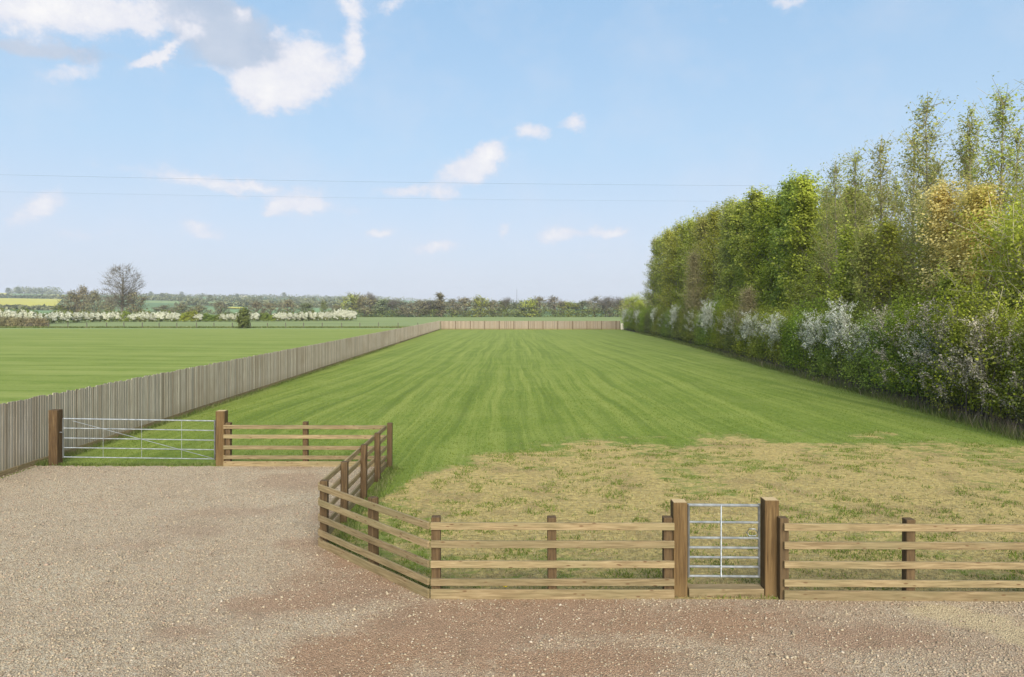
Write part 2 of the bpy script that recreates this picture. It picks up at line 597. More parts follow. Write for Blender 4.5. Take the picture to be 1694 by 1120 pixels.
c = t.mix(t.mr(t.m('ADD', sand, t.m('MULTIPLY', t.m('SUBTRACT', n1, .5), .8)), .4, .7, 0, .9), c, sandc)
c = t.mix(t.mr(t.noise(flat, 2.3, 5, .6), .56, .72, 0, .45), c, lin(104, 90, 70))
c = t.mix(t.mr(t.noise(flat, 9.0, 4, .7), .53, .66, 0, .34), c, lin(98, 84, 66))
c = t.mix(t.mr(vd, 0.38, .62, 0, .4), c, lin(96, 80, 60))
hgt = t.m('ADD', t.m('MULTIPLY', vd, -.9), t.m('MULTIPLY', n1, .6))
finish(t, c, .95, t.bump(hgt, .02), spec=.15)


# --- lawn
def grass_colour(t, flat, stripes=None):
    n1 = t.noise(flat, .35, 5, .6)
    n2 = t.noise(flat, 5.0, 5, .7)
    c = t.ramp(n2, [(.28, l3(.080, .124, .018)), (.5, l3(.128, .178, .028)), (.72, l3(.180, .226, .044))])
    c = t.mix(t.mr(n1, .40, .68, 0, .55), c, l3(.205, .24, .058))
    return c, n2


m, t = mat_new('mown_lawn'); M['lawn'] = m
gp = t.node('ShaderNodeNewGeometry').outputs['Position']
x, y, z = t.sep(gp)
flat = t.comb(x, y, 0)
c, n2 = grass_colour(t, flat)
wob = t.m('MULTIPLY', t.m('SUBTRACT', t.noise(t.v('MULTIPLY', flat, (.12, .03, 0)), 1.0, 3), .5), 3.0)
xs = t.m('ADD', t.m('MULTIPLY', x, t.m('MULTIPLY_ADD', y, .0045, .91)), wob)
st = t.noise(t.comb(xs, t.m('MULTIPLY', y, .016), 0), 1.25, 5, .68)
fine = t.noise(t.comb(xs, t.m('MULTIPLY', y, .02), 3.0), 4.2, 3, .6)
stn = t.m('ADD', t.m('MULTIPLY', st, .7), t.m('MULTIPLY', fine, .3))
brk = t.noise(flat, .22, 4, .6)
c = t.mix(t.m('MULTIPLY', t.mr(stn, .485, .62, 0, .95), t.mr(brk, .35, .65, .6, 1.0)), c, l3(.225, .255, .058))
c = t.mix(t.mr(stn, .50, .37, 0, .62), c, l3(.075, .110, .020))
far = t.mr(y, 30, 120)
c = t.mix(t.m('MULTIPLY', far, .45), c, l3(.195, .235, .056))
straw = t.attr('straw')
dry = t.ramp(t.noise(t.v('MULTIPLY', flat, (1.0, 1.5, 0)), 9.0, 6, .7), [(.25, lin(108, 90, 57)), (.45, lin(160, 140, 90)), (.62, lin(188, 168, 108)), (.8, lin(206, 188, 128))])
brown = t.noise(flat, .9, 5, .6)
dry = t.mix(t.mr(brown, .50, .68, 0, .60), dry, lin(122, 100, 74))
gnoise = t.noise(t.v('MULTIPLY', flat, (.9, 1.6, 0)), 2.6, 6, .68)
sf = t.m('ADD', straw, t.m('MULTIPLY', t.m('SUBTRACT', gnoise, .5), 2.1))
mott = t.noise(t.v('MULTIPLY', flat, (1.0, 1.7, 0)), 4.6, 5, .7)
dry = t.mix(t.mr(mott, .48, .64, 0, .62), dry, l3(.155, .135, .055))
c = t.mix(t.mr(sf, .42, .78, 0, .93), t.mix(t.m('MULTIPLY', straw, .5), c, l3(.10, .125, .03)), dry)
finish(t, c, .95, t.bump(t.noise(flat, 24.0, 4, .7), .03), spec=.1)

m, t = mat_new('meadow'); M['meadow'] = m
gp = t.node('ShaderNodeNewGeometry').outputs['Position']
x, y, z = t.sep(gp)
flat = t.comb(x, y, 0)
c, n2 = grass_colour(t, flat)
st = t.noise(t.comb(t.m('MULTIPLY', x, .10), t.m('MULTIPLY_ADD', x, .12, y), 0), .45, 4, .6)
c = t.mix(t.mr(st, .42, .64, 0, .7), c, l3(.235, .265, .072))
c = t.mix(t.mr(st, .46, .34, 0, .4), c, l3(.115, .165, .034))
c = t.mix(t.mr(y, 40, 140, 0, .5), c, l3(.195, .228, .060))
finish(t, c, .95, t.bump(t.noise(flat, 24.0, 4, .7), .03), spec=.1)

m, t = mat_new('young_crop'); M['crop'] = m
gp = t.node('ShaderNodeNewGeometry').outputs['Position']
x, y, z = t.sep(gp)
flat = t.comb(x, y, 0)
n = t.noise(t.v('MULTIPLY', flat, (.03, .15, 0)), 1.0, 5, .65)
c = t.mix(t.mr(n, .35, .65), l3(.150, .185, .062), l3(.205, .245, .095))
finish(t, c, .95, spec=.1)

m, t = mat_new('far_land'); M['terrain'] = m
gp = t.node('ShaderNodeNewGeometry').outputs['Position']
x, y, z = t.sep(gp)
flat = t.comb(t.m('MULTIPLY', x, 1 / 260), t.m('MULTIPLY', y, 1 / 330), 0)
cellc = t.voro(flat, 1.0, out='Color', rnd=.85, dims='2D')
cell = t.sep(cellc)[0]
c = t.ramp(cell, [(0, l3(.11, .17, .07)), (.18, l3(.15, .23, .10)), (.36, l3(.20, .26, .10)), (.52, l3(.10, .19, .095)), (.66, l3(.235, .285, .15)), (.80, l3(.17, .20, .09)), (.92, l3(.24, .22, .13))], 'CONSTANT')
c = t.mix(t.mr(t.noise(gp, .02, 4), .3, .7, 0, .25), c, l3(.12, .17, .07))
finish(t, c, .95, spec=.1)

m, t = mat_new('rapeseed_flower'); M['rape'] = m
gp = t.node('ShaderNodeNewGeometry').outputs['Position']
n = t.noise(t.v('MULTIPLY', gp, (.02, .05, 0)), 1.0, 4)
finish(t, t.mix(t.mr(n, .3, .7), l3(.34, .31, .05), l3(.44, .41, .09)), .9, spec=.1)

m, t = mat_new('leaf_litter'); M['soil'] = m
gp = t.node('ShaderNodeNewGeometry').outputs['Position']
n = t.noise(gp, 3.0, 6, .65)
finish(t, t.mix(t.mr(n, .3, .7), l3(.035, .032, .018), l3(.12, .11, .055)), .95, t.bump(n, .05), spec=.1)

m, t = mat_new('mast_steel'); M['mast'] = m
n = t.noise(t.node('ShaderNodeTexCoord').outputs['Object'], .2, 2)
finish(t, t.mix(n, lin(110, 112, 122), lin(140, 142, 150)), .6)


# ------------------------------------------------------------------ terrain
def hedge_x(Y):
    return float(np.interp(Y, [5, 21.7, 38.6, 63.4, 96, 140, 200], [15.0, 16.3, 17.5, 19.3, 21.5, 22.7, 24]))


def fence_x(Y):
    return -12.49 - 0.0187 * (Y - 16.65)


def hz_np(X, Y):
    r = np.hypot(X, Y)
    Ys = np.maximum(Y, 1.0)
    px = np.where(Y > 0, CX + F * X / Ys, 3000)
    e = np.interp(px, [-600, 0, 250, 400, 560, 700, 800, 1000, 1200, 2500], [18, 22, 22, 20.5, 19, 14.5, 12.5, 11, 12, 14])
    crest = 4.1 + e * 2150 / F
    s = np.clip((r - 480) / (2250 - 480), 0, 1)
    z = crest * (s ** 1.15) + 5 * s * (vnoise(X / 500, Y / 500, 5, 3) - .5) * 2
    dip = -3.0 * np.exp(-((r - 620) / 120.0) ** 2)
    z = np.where(r > 480, z + dip * sstep(r, 480, 600), 0)
    return z - 12 * sstep(r, 2350, 2950)


def hz(X, Y):
    return float(hz_np(np.array([X], float), np.array([Y], float))[0])


rr = np.concatenate([[0.0001, 3, 8, 15, 30, 60, 120, 200, 300, 400, 470], np.linspace(500, 2980, 90)])
na = 360
aa = np.linspace(0, 2 * math.pi, na, endpoint=False)
X = np.outer(rr, np.sin(aa)); Y = np.outer(rr, np.cos(aa))
Z = hz_np(X, Y)
V = np.stack([X, Y, Z], -1).reshape(-1, 3)
i, j = np.meshgrid(np.arange(len(rr) - 1), np.arange(na), indexing='ij')
a_ = (i * na + j).ravel(); b_ = (i * na + (j + 1) % na).ravel()
c_ = ((i + 1) * na + (j + 1) % na).ravel(); d_ = ((i + 1) * na + j).ravel()
tag(link('terrain', mesh_np('terrain', V, np.stack([a_, d_, c_, b_], 1), M['terrain'], True)), kind='structure')


def grid_sheet(name, ulist, rows, mat, attrs=None, zfun=None):
    """rows: list of (Y, x0, x1); ulist in 0..1"""
    Yv = np.array([q[0] for q in rows]); x0 = np.array([q[1] for q in rows]); x1 = np.array([q[2] for q in rows])
    u = np.asarray(ulist)
    X = x0[:, None] + (x1 - x0)[:, None] * u[None]
    Y = np.repeat(Yv[:, None], len(u), 1)
    return X, Y


def sheet_mesh(name, X, Y, Z, mat, attrs={}):
    nr, nc = X.shape
    V = np.stack([X, Y, Z], -1).reshape(-1, 3)
    idx = np.arange(nr * nc).reshape(nr, nc)
    Fc = np.stack([idx[:-1, :-1], idx[:-1, 1:], idx[1:, 1:], idx[1:, :-1]], -1).reshape(-1, 4)
    me = mesh_np(name, V, Fc, mat, True)
    for k, val in attrs.items():
        at = me.attributes.new(k, 'FLOAT', 'POINT')
        at.data.foreach_set('value', np.asarray(val, np.float32).ravel())
    return me


def straw_mask(X, Y):
    edge = np.interp(X, [-3.2, -2.7, -2.3, -1.47, 1, 6.8, 12, 15.6, 18], [13.2, 14.8, 16.6, 19.2, 20.9, 21.5, 21.9, 21.0, 19.5])
    n = vnoise(X * .8, Y * .8, 3, 5, .62)
    s = sstep(edge + (n - .5) * 5.0 - Y, -1.3, 1.5)
    n2 = vnoise(X * .45 + 40, Y * .45, 8, 4)
    s = s * (1 - .35 * sstep(n2, .52, .72))
    # thin green strip inside the corner of the fence, green seedlings at the foot of the hedge
    cor = np.exp(-(((X + 2.3) / 1.1) ** 2 + ((Y - 12.2) / 2.0) ** 2))
    s = s * (1 - .5 * cor)
    s = s * (1 - .25 * sstep(X, 12.5, 16))
    return np.clip(s, 0, 1)


ys = np.concatenate([np.arange(9.35, 27, .14), np.arange(27, 60, 1.0), np.arange(60, 141, 3.0), [140.1]])
rows = [(q, max(fence_x(q) + .02, -12.9) if q < 17 else fence_x(q) + .0, hedge_x(q) + .6) for q in ys]
X, Y = grid_sheet('lawn', np.linspace(0, 1, 230), rows, None)
und = (vnoise(X * .7, Y * .7, 12, 3) - .5) * .05 * sstep(Y, 10.2, 11.5) * (1 - sstep(Y, 26, 40)) * sstep(X, -11.5, -10.5)
und = np.where(X < -3.1, und * 0, und)
Zl = .006 + np.maximum(und, 0)
tag(link('lawn', sheet_mesh('lawn', X, Y, Zl, M['lawn'], {'straw': straw_mask(X, Y)})), kind='structure')

# meadow beyond the boarded fence, and the crop field past the wire fence
X, Y = grid_sheet('m', np.linspace(0, 1, 40), [(q, -230, fence_x(q) - .04) for q in np.arange(4, 151, 7)], None)
tag(link('meadow', sheet_mesh('meadow', X, Y, np.full_like(X, .004), M['meadow'])), kind='structure')
X, Y = grid_sheet('m', np.linspace(0, 1, 40), [(q, -230 if q < 225 else -140, 130) for q in np.arange(151.2, 372, 10)], None)
tag(link('crop_field', sheet_mesh('crop_field', X, Y, np.full_like(X, .005), M['crop'])), kind='structure')
X, Y = grid_sheet('m', np.linspace(0, 1, 4), [(q, fence_x(q) - .04, 130) for q in (140.3, 151.0)], None)
tag(link('crop_headland', sheet_mesh('crop_headland', X, Y, np.full_like(X, .005), M['crop'])), kind='structure')
# leaf litter below the hedge and the wood
X, Y = grid_sheet('m', np.linspace(0, 1, 30), [(q, hedge_x(q) + .15 * math.sin(q * 1.7) + .12 * math.sin(q * 4.1), hedge_x(q) + 34) for q in np.arange(12, 150, .7)], None)
tag(link('woodland_floor', sheet_mesh('woodland_floor', X, Y, np.full_like(X, .016), M['soil'])), kind='structure')

# rapeseed fields on the far hillside
def far_field(px0, px1, Y0, Y1, skew=0.0):
    us = np.linspace(0, 1, 24)
    Yr = np.linspace(Y0, Y1, 14)
    X = np.array([[atx(px0 + (px1 - px0) * u + skew * (q - Y0) / (Y1 - Y0), q) for u in us] for q in Yr])
    Y = np.repeat(Yr[:, None], 24, 1)
    Z = hz_np(X, Y) + .9
    tag(link('rapeseed_field', sheet_mesh('rapeseed_field', X, Y, Z, M['rape'])), kind='structure')


far_field(-160, 92, 640, 1130, 12)
far_field(84, 106, 1330, 1700, 0)
far_field(-40, 14, 1400, 1800, 0)
far_field(374, 398, 700, 745, 6)

# ------------------------------------------------------------------ gravel yard
YT = 17.74
P2, P3 = (-3.33, 11.75), (-1.17, 9.62)


def front_y(x):
    return np.interp(x, [P2[0], P3[0], 2.4, 14.0], [P2[1], P3[1], 9.60, 9.44])


def gell(px, py, rx, ry):
    x, y = gpt(px, py)
    x2, _ = gpt(px + rx, py)
    _, ya = gpt(px, py - ry); _, yb = gpt(px, py + ry)
    return x, y, x2 - x, abs(ya - yb) / 2


DIRT = [(610, 925, 110, 28), (400, 850, 110, 12), (560, 850, 60, 16), (240, 900, 70, 12), (225, 905, 70, 16), (330, 880, 90, 14), (560, 985, 150, 40), (720, 1050, 190, 60), (480, 800, 60, 16), (470, 775, 60, 5), (640, 960, 100, 25),
        (1160, 1035, 150, 30), (900, 1020, 160, 30), (980, 1100, 200, 30), (490, 900, 70, 10), (430, 1000, 90, 20), (300, 1050, 60, 18), (1430, 1060, 130, 18), (600, 1080, 150, 50)]
SAND = [(1560, 1016, 80, 18), (1620, 1030, 80, 20), (1690, 1056, 60, 26)]


def field(lst, X, Y):
    f = np.zeros_like(X)
    for e in lst:
        x, y, rx, ry = gell(*e)
        f = np.maximum(f, np.exp(-(((X - x) / rx) ** 2 + ((Y - y) / ry) ** 2)))
    return f


def dirt_mask(X, Y):
    n = vnoise(X * .9, Y * .9, 21, 4)
    return np.clip(field(DIRT, X, Y) * 1.15 * (.6 + .8 * n) + (n - .54) * 1.1 + .38 * sstep(X - Y * .12, -4.5, -1.0), 0, 1)


def gz(X, Y):
    return .014 + .035 * np.maximum(vnoise(X * .55, Y * .55, 31, 4) - .35, 0) + .012 * vnoise(X * 3, Y * 3, 33, 2)


me_parts = []
vA = np.arange(2.0, 17.75, .15)
jit = np.random.RandomState(4)
Xa = np.array([[(-12.15 - .0187 * (q - 8) + .0) + (P2[0] - .0 + 12.15 + .0187 * (q - 8)) * u for u in np.linspace(0, 1, 64)] for q in vA])
Ya = np.repeat(vA[:, None], 64, 1)
Ya[-1] = 17.72 + jit.uniform(-.05, .10, 64) * (Xa[-1] < -7.8)
ub = np.linspace(P2[0], 14.0, 118)
vb = np.linspace(0, 1, 52)
Xb = np.repeat(ub[None], 52, 0)
Yb = 2.0 + (front_y(ub)[None] - 2.0) * vb[:, None]
gm = []
for nm, X, Y in (('gravel_yard', Xa, Ya), ('gravel_drive', Xb, Yb)):
    tag(link(nm, sheet_mesh(nm, X, Y, gz(X, Y), M['gravel'], {'dirt': dirt_mask(X, Y), 'sand': field(SAND, X, Y), 'pale_grey': sstep(-X + (vnoise(X * .5, Y * .5, 55, 4) - .5) * 5 + (Y - 10) * .35, 2.0, 7.0)})), kind='structure')

# loose pebbles, one object
rg = np.random.RandomState(11)
N0 = 330000
px_ = rg.uniform(-12.5, 9.5, N0); py_ = rg.uniform(7.0, 17.72, N0)
ok = (np.abs(px_) < py_ * .78 + .3) & ((px_ < P2[0] - .03) & (px_ > -12.3 - .0187 * (py_ - 8)) | (px_ >= P2[0]) & (py_ < front_y(px_) - .02))
px_, py_ = px_[ok], py_[ok]
keep = rg.rand(len(px_)) < np.clip(.85 - .60 * dirt_mask(px_, py_) - .8 * field(SAND, px_, py_), .06, 1) * np.clip(1.25 - py_ * .03, .6, 1)
px_, py_ = px_[keep], py_[keep]
n = len(px_)
sz = rg.gamma(2.6, .0025, n) + .0036
sz = np.where(rg.rand(n) < .012, np.minimum(sz * rg.uniform(1.4, 2.2, n), .024), sz)
octv = np.array([[1, 0, 0], [-1, 0, 0], [0, 1, 0], [0, -1, 0], [0, 0, 1], [0, 0, -1]], float)
octf = np.array([[0, 2, 4], [2, 1, 4], [1, 3, 4], [3, 0, 4], [2, 0, 5], [1, 2, 5], [3, 1, 5], [0, 3, 5]])
Vp = octv[None] * rg.uniform(.7, 1.25, (n, 6, 1)) + rg.normal(0, .16, (n, 6, 3))
ang = rg.uniform(0, 6.28, n)
ca, sa = np.cos(ang)[:, None], np.sin(ang)[:, None]
Vx = (Vp[..., 0] * ca - Vp[..., 1] * sa); Vy = (Vp[..., 0] * sa + Vp[..., 1] * ca); Vz = Vp[..., 2] * .62
Vp = np.stack([Vx * sz[:, None] + px_[:, None], Vy * sz[:, None] + py_[:, None], Vz * sz[:, None] + (gz(px_, py_) + sz * .25)[:, None]], -1).reshape(-1, 3)
Fp = (octf[None] + 6 * np.arange(n)[:, None, None]).reshape(-1, 3)
tag(link('gravel', mesh_np('gravel', Vp, Fp, M['pebble'])), 'loose beige and grey stones lying over the yard', 'gravel', kind='stuff')

# larger clods and stones in the yard
print('pebbles', n)


# ------------------------------------------------------------------ grass
def blades(X, Y, Z, h, w_, rng, lean=.5):
    n = len(X)
    a = rng.uniform(0, 6.283, n)
    d = np.stack([np.cos(a), np.sin(a), np.zeros(n)], 1)
    t2 = rng.uniform(0, 6.283, n)
    ln = rng.uniform(.1, lean, n)[:, None]
    tip = np.stack([np.cos(t2), np.sin(t2), np.zeros(n)], 1) * ln * h[:, None] + np.array([0, 0, 1.0]) * (h * (1 - .3 * ln[:, 0]))[:, None]
    P = np.stack([X, Y, Z - .004], 1)
    return np.stack([P - d * w_[:, None] / 2, P + d * w_[:, None] / 2, P + tip], 1).reshape(-1, 3)


def tri_obj(name, V, mat, label, cat):
    tag(link(name, mesh_np(name, V, np.arange(len(V)).reshape(-1, 3), mat)), label, cat, kind='stuff')


rg = np.random.RandomState(5)


def inside_lawn(X, Y):
    ok = (X > -12.0 + (Y - 16) * -.0187 + .1) & (X < np.interp(Y, [5, 21.7, 38.6, 63.4], [15, 16.2, 17.4, 19.2]))
    yard = np.where(X < P2[0] + .06, Y < YT + .06, Y < front_y(X) + .06)
    return ok & ~yard & (np.abs(X) < Y * .79 + .5)


def lawn_z(X, Y):
    u = (vnoise(X * .7, Y * .7, 12, 3) - .5) * .05 * sstep(Y, 10.2, 11.5) * (1 - sstep(Y, 26, 40)) * sstep(X, -11.5, -10.5)
    return .006 + np.where(X < -3.1, 0, np.maximum(u, 0))


# green turf and tufts, clumped
N0 = 900000
Yq = 9.6 + 60 * rg.rand(N0) ** 1.55
Xq = rg.uniform(-1, 1, N0) * (Yq * .79 + .5)
ok = inside_lawn(Xq, Yq)
Xq, Yq = Xq[ok], Yq[ok]
sm = straw_mask(Xq, Yq)
cl = vnoise(Xq * 2.4, Yq * 3.2, 41, 4, .6)
cl2 = vnoise(Xq * .6, Yq * .6, 42, 3)
prob = np.where(sm > .35, sstep(cl + (cl2 - .5) * .4, .53, .70) * .8 * np.clip(((Yq - 9.6) / 9) ** .4, 0, 1) + .015, .5) * (1 - sstep(Yq, 22, 66))
ok = rg.rand(len(Xq)) < prob
Xg, Yg, smg = Xq[ok][:260000], Yq[ok][:260000], sm[ok][:260000]
clg = cl[ok][:260000]
n = len(Xg)
hg = np.where(smg > .35, rg.uniform(.03, .085, n), rg.uniform(.025, .055, n)) * (1 + (clg - .5))
tri_obj('grass', blades(Xg, Yg, lawn_z(Xg, Yg), hg, rg.uniform(.008, .018, n) * (1 + Yg * .02), rg, 1.0), M['blade'], 'short green grass of the lawn and its scattered tufts', 'grass')
ok = (rg.rand(len(Xq)) < sm * np.clip(1.1 - cl, .1, 1) * .8) & (sm > .15)
Xs_, Ys_ = Xq[ok][:150000], Yq[ok][:150000]
n = len(Xs_)
tri_obj('straw', blades(Xs_, Ys_, lawn_z(Xs_, Ys_) + .004, rg.uniform(.02, .07, n), rg.uniform(.006, .016, n), rg, 3.0), M['straw'], 'dry pale straw and dead grass over the bare ground', 'straw')
print('grass', len(Xg), 'straw', n)

# long rough grass: hedge foot, fence feet, gate line
PX, PY, PH = [], [], []
for k in range(16000):
    q = 20 + 100 * rg.rand() ** 1.6
    PX.append(hedge_x(q) + rg.normal(.05, .28)); PY.append(q); PH.append(rg.uniform(.10, .42))
for k in range(6000):
    q = 17.8 + 60 * rg.rand() ** 1.6
    PX.append(fence_x(q) + .09 + abs(rg.normal(0, .12))); PY.append(q); PH.append(rg.uniform(.06, .2))
for k in range(2600):
    PX.append(rg.uniform(-12.1, -3.3)); PY.append(17.86 + abs(rg.normal(0, .10))); PH.append(rg.uniform(.03, .12))
for k in range(1500):
    q = rg.uniform(11.7, 17.6); PX.append(-3.15 + abs(rg.normal(0, .15))); PY.append(q); PH.append(rg.uniform(.05, .18))
for k in range(900):
    u = rg.rand(); PX.append(P2[0] + (P3[0] - P2[0]) * u + .12 + abs(rg.normal(0, .12))); PY.append(P2[1] + (P3[1] - P2[1]) * u + .12 + abs(rg.normal(0, .12))); PH.append(rg.uniform(.04, .14))
for k in range(260):
    xx = rg.uniform(-1, 8.2)
    if math.sin(xx * 2.7) + .6 * math.sin(xx * 6.1) < .35: continue
    PX.append(xx); PY.append(float(front_y(xx)) + .10 + abs(rg.normal(0, .10))); PH.append(rg.uniform(.03, .10))
PX, PY, PH = map(np.array, (PX, PY, PH))
tri_obj('long_grass', blades(PX, PY, np.full(len(PX), .01), PH, rg.uniform(.008, .02, len(PX)) * (1 + PY * .02), rg, .7), M['blade_dark'], 'rough long grass along the foot of the hedge and fences', 'grass')
k = 2600
q = 20 + 45 * rg.rand(k) ** 1.7
tri_obj('dead_stalks', blades(np.array([hedge_x(a) for a in q]) + rg.normal(.25, .25, k), q, np.full(k, .01), rg.uniform(.25, .75, k), rg.uniform(.012, .03, k), rg, .6), M['litter'], 'pale dead stalks standing at the foot of the hedge', 'stalks')
# dark tangled verge under the wire fence
k = 9000
q = rg.uniform(-130, -22, k)
tri_obj('verge_grass', blades(q, 150.6 + rg.normal(0, .35, k), np.zeros(k), rg.uniform(.25, .6, k), rg.uniform(.10, .25, k), rg, .5), M['blade_dark'], 'dark uncut verge grass under the distant wire fence', 'grass')

# ------------------------------------------------------------------ close-board fence along the lawn
rng = random.Random(3)
fence = empty('close_board_fence', (fence_x(8), 8, 0), 0, 'long grey feather-edge board fence running from the yard along the whole lawn', 'fence')
PITCH = .1


def board_v(h, w_=.125):
    # wedge: thick edge 20 mm, thin edge 7 mm, x across the fence, y along, z up
    return [(0, 0, .0), (.020, 0, 0), (.007, w_, 0), (0, w_, 0), (0, 0, h), (.020, 0, h), (.007, w_, h), (0, w_, h)]


BF = [(0, 1, 2, 3), (4, 7, 6, 5), (0, 4, 5, 1), (1, 5, 6, 2), (2, 6, 7, 3), (3, 7, 4, 0)]
bmeshes = []
for h in (1.622, 1.638, 1.648, 1.664):
    me = bpy.data.meshes.new('board')
    me.from_pydata(board_v(h), [], BF)
    me.materials.append(M['board'])
    bmeshes.append(me)
dirx, diry = -0.0187, 1.0
yaw = math.atan2(.0187, 1.0)
first_y = 14.2
nb = int((139.9 - first_y) / PITCH)
rest_v, rest_f = [], []
for k in range(nb):
    yy = first_y + k * PITCH
    if k < 300:
        o = link('board', bmeshes[rng.randrange(4)], None, fence, (fence_x(yy) - fence.location.x + rng.uniform(-.003, .003), yy - 8, .155 + rng.uniform(-.006, .006)), (0, 0, yaw + rng.uniform(-.012, .012)))
        o.rotation_euler.x = rng.uniform(-.004, .004)
    else:
        b0 = len(rest_v)
        hh = 1.642 + rng.uniform(-.022, .022)
        for (vx, vy, vz) in board_v(hh):
            rest_v.append((fence_x(yy) + vx - fence.location.x + (0 if vx == 0 else 0), yy + vy - 8, .155 + vz))
        rest_f += [tuple(b0 + q for q in f_) for f_ in BF]
me = bpy.data.meshes.new('boards')
me.from_pydata(rest_v, [], rest_f)
me.materials.append(M['board'])
o = link('far_boarding', me, None, fence)
o['kind'] = 'stuff'
gb = box_mesh('gravel_board', .028, 2.99, .15, M['rail'], .003)
kk = 0
yy = 14.2
while yy < 139:
    o = link('gravel_board', box_mesh('gravel_board', 2.985, .028, .15, M['rail'], .003) if kk == 0 else gbm, None, fence, (fence_x(yy + 1.5) + .018 - fence.location.x, yy + 1.5 - 8, .078), (0, 0, math.pi / 2 + yaw))
    if kk == 0: gbm = o.data
    kk += 1; yy += 3.0

# boarded fence across the far end
mb = M['board'].copy(); mb.name = 'brown_weathered_board'; M['board_brown'] = mb
for n_ in mb.node_tree.nodes:
    if n_.type == 'VALTORGB':
        for e_ in n_.color_ramp.elements: e_.color = (e_.color[0] * .66, e_.color[1] * .60, e_.color[2] * .56, 1)
ff = empty('close_board_fence', (-14.8, 140.3, 0), 0, 'grey board fence closing the far end of the lawn below the crop field', 'fence')
V_, F_ = [], []
xx = -14.75
k = 0
while xx < 22.2:
    b0 = len(V_)
    hh = 1.58 + rng.uniform(-.015, .015)
    for (vx, vy, vz) in board_v(hh):
        V_.append((xx + vy + 14.8, -vx, .155 + vz))
    F_ += [tuple(b0 + q for q in f_) for f_ in BF]
    xx += PITCH
me = bpy.data.meshes.new('boards'); me.from_pydata(V_, [], F_); me.materials.append(M['board_brown'])
o = link('boarding', me, None, ff); o['kind'] = 'stuff'
fpm = box_mesh('post', .10, .10, 1.78, M['post'], .006, 'base')
gbm2 = box_mesh('gravel_board', 2.98, .028, .15, M['rail'], .003)
xx = -14.6
while xx < 22:
    link('post', fpm, None, ff, (xx + 14.8, -.07, 0))
    link('gravel_board', gbm2, None, ff, (xx + 1.5 + 14.8, -.035, .078))
    xx += 3.0
tag(link('marker_post', box_mesh('marker_post', .55, .3, 1.25, M['pale'], .03, 'base'), None, None, (22.5, 139.4, 0)), 'short pale block post where the far fence meets the hedge', 'post')

# ------------------------------------------------------------------ post and rail fences
RAILS = [(1.0, 1.10), (.742, .842), (.468, .566), (.214, .310)]
postm = [box_mesh('post', .125, .125, 1.165 + d, M['post'], .006, 'base') for d in (0, .012, -.01)]


def rail_piece(parent, name, a, b, z0, z1, th, shift=0.0):
    """a board from a to b (x, y), centre line on the line ab"""
    a, b = Vector((a[0], a[1])), Vector((b[0], b[1]))
    L = (b - a).length
    me = box_mesh(name, L - .004, th, z1 - z0, M['rail'], .004)
    mid = (a + b) / 2
    yaw_ = math.atan2(b.y - a.y, b.x - a.x)
    o = link(name, me, None, parent, (mid.x - parent.location.x, mid.y - parent.location.y, (z0 + z1) / 2 + shift), (rng.uniform(-.02, .02), rng.uniform(-.0022, .0022), yaw_))
    return o


def section(parent, a, b, nin, posts, zs, split=None):
    va, vb = Vector(a), Vector(b)
    cuts = [0.0] + (split or []) + [1.0]
    for (z0, z1) in RAILS:
        for c0, c1 in zip(cuts, cuts[1:]):
            rail_piece(parent, 'rail', va.lerp(vb, c0), va.lerp(vb, c1), z0 + zs, z1 + zs, .04, rng.uniform(-.006, .006))
    for c0, c1 in zip(cuts, cuts[1:]):
        rail_piece(parent, 'gravel_board', va.lerp(vb, c0), va.lerp(vb, c1), -.03, .158 + zs, .036)
    d = (vb - va).normalized()
    for p in posts:
        q = va + d * p + Vector(nin) * (.0225 + .0625)
        link('post', postm[rng.randrange(3)], None, parent, (q.x - parent.location.x, q.y - parent.location.y, -.005), (rng.uniform(-.008, .008), rng.uniform(-.008, .008), math.atan2(d.y, d.x) + rng.uniform(-.03, .03)))


RA, RB = (-7.50, 17.74), (-3.27, 17.70)
rf = empty('post_and_rail_fence', (-3.3, 11.8, 0), 0, 'four-rail timber fence bending round the yard corner between the two steel gates', 'fence')
section(rf, RA, (RB[0] - .03, RB[1]), (0, 1), [.10, 2.12], 0.0)
dgr = (Vector(RB) - Vector(P2)).normalized()
section(rf, (P2[0], P2[1] + .03), RB, (1, 0), [.02, 1.37, 3.02, 4.47, 5.98], .004, [.505])
dd = (Vector(P3) - Vector(P2)).normalized()
section(rf, (P2[0] + .01, P2[1] - .01), P3, (-dd.y, dd.x), [1.52], -.004)
section(rf, (P3[0] + .02, P3[1]), (2.285, 9.60), (0, 1), [.075, 1.72, 3.36], .002)
rf2 = empty('post_and_rail_fence', (3.8, 9.56, 0), 0, 'straight four-rail timber fence in front of the straw patch, beyond the small gate', 'fence')
section(rf2, (3.815, 9.575), (12.4, 9.455), (0, 1), [.02, 1.78, 3.57, 5.35, 7.15], .002, [.42, .84])

# ------------------------------------------------------------------ gates
gp_small = box_mesh('gate_post', .200, .200, 1.39, M['gatepost'], .008, 'base')
gp_big = box_mesh('gate_post', .235, .235, 1.50, M['gatepost'], .01, 'base')
gp_dark = box_mesh('gate_post', .235, .235, 1.50, M['post'], .01, 'base')
for (x, y, me, lab, tz) in ((2.400, 9.815, gp_small, 'thick brown square gate post where the bent rail fence meets the small gate', 0),
                            (3.705, 9.815, gp_small, 'thick brown square gate post between the small gate and the straight rail fence', .03),
                            (-12.03, 17.99, gp_dark, 'tall dark brown gate post beside the grey board fence', 0),
                            (-7.64, 17.97, gp_big, 'tall brown gate post between the wide field gate and the rail fence', -.02)):
    tag(link('gate_post', me, None, None, (x, y, -.04 + tz), (0, 0, rng.uniform(-.02, .02))), lab, 'gate post', 'square timber gate posts')

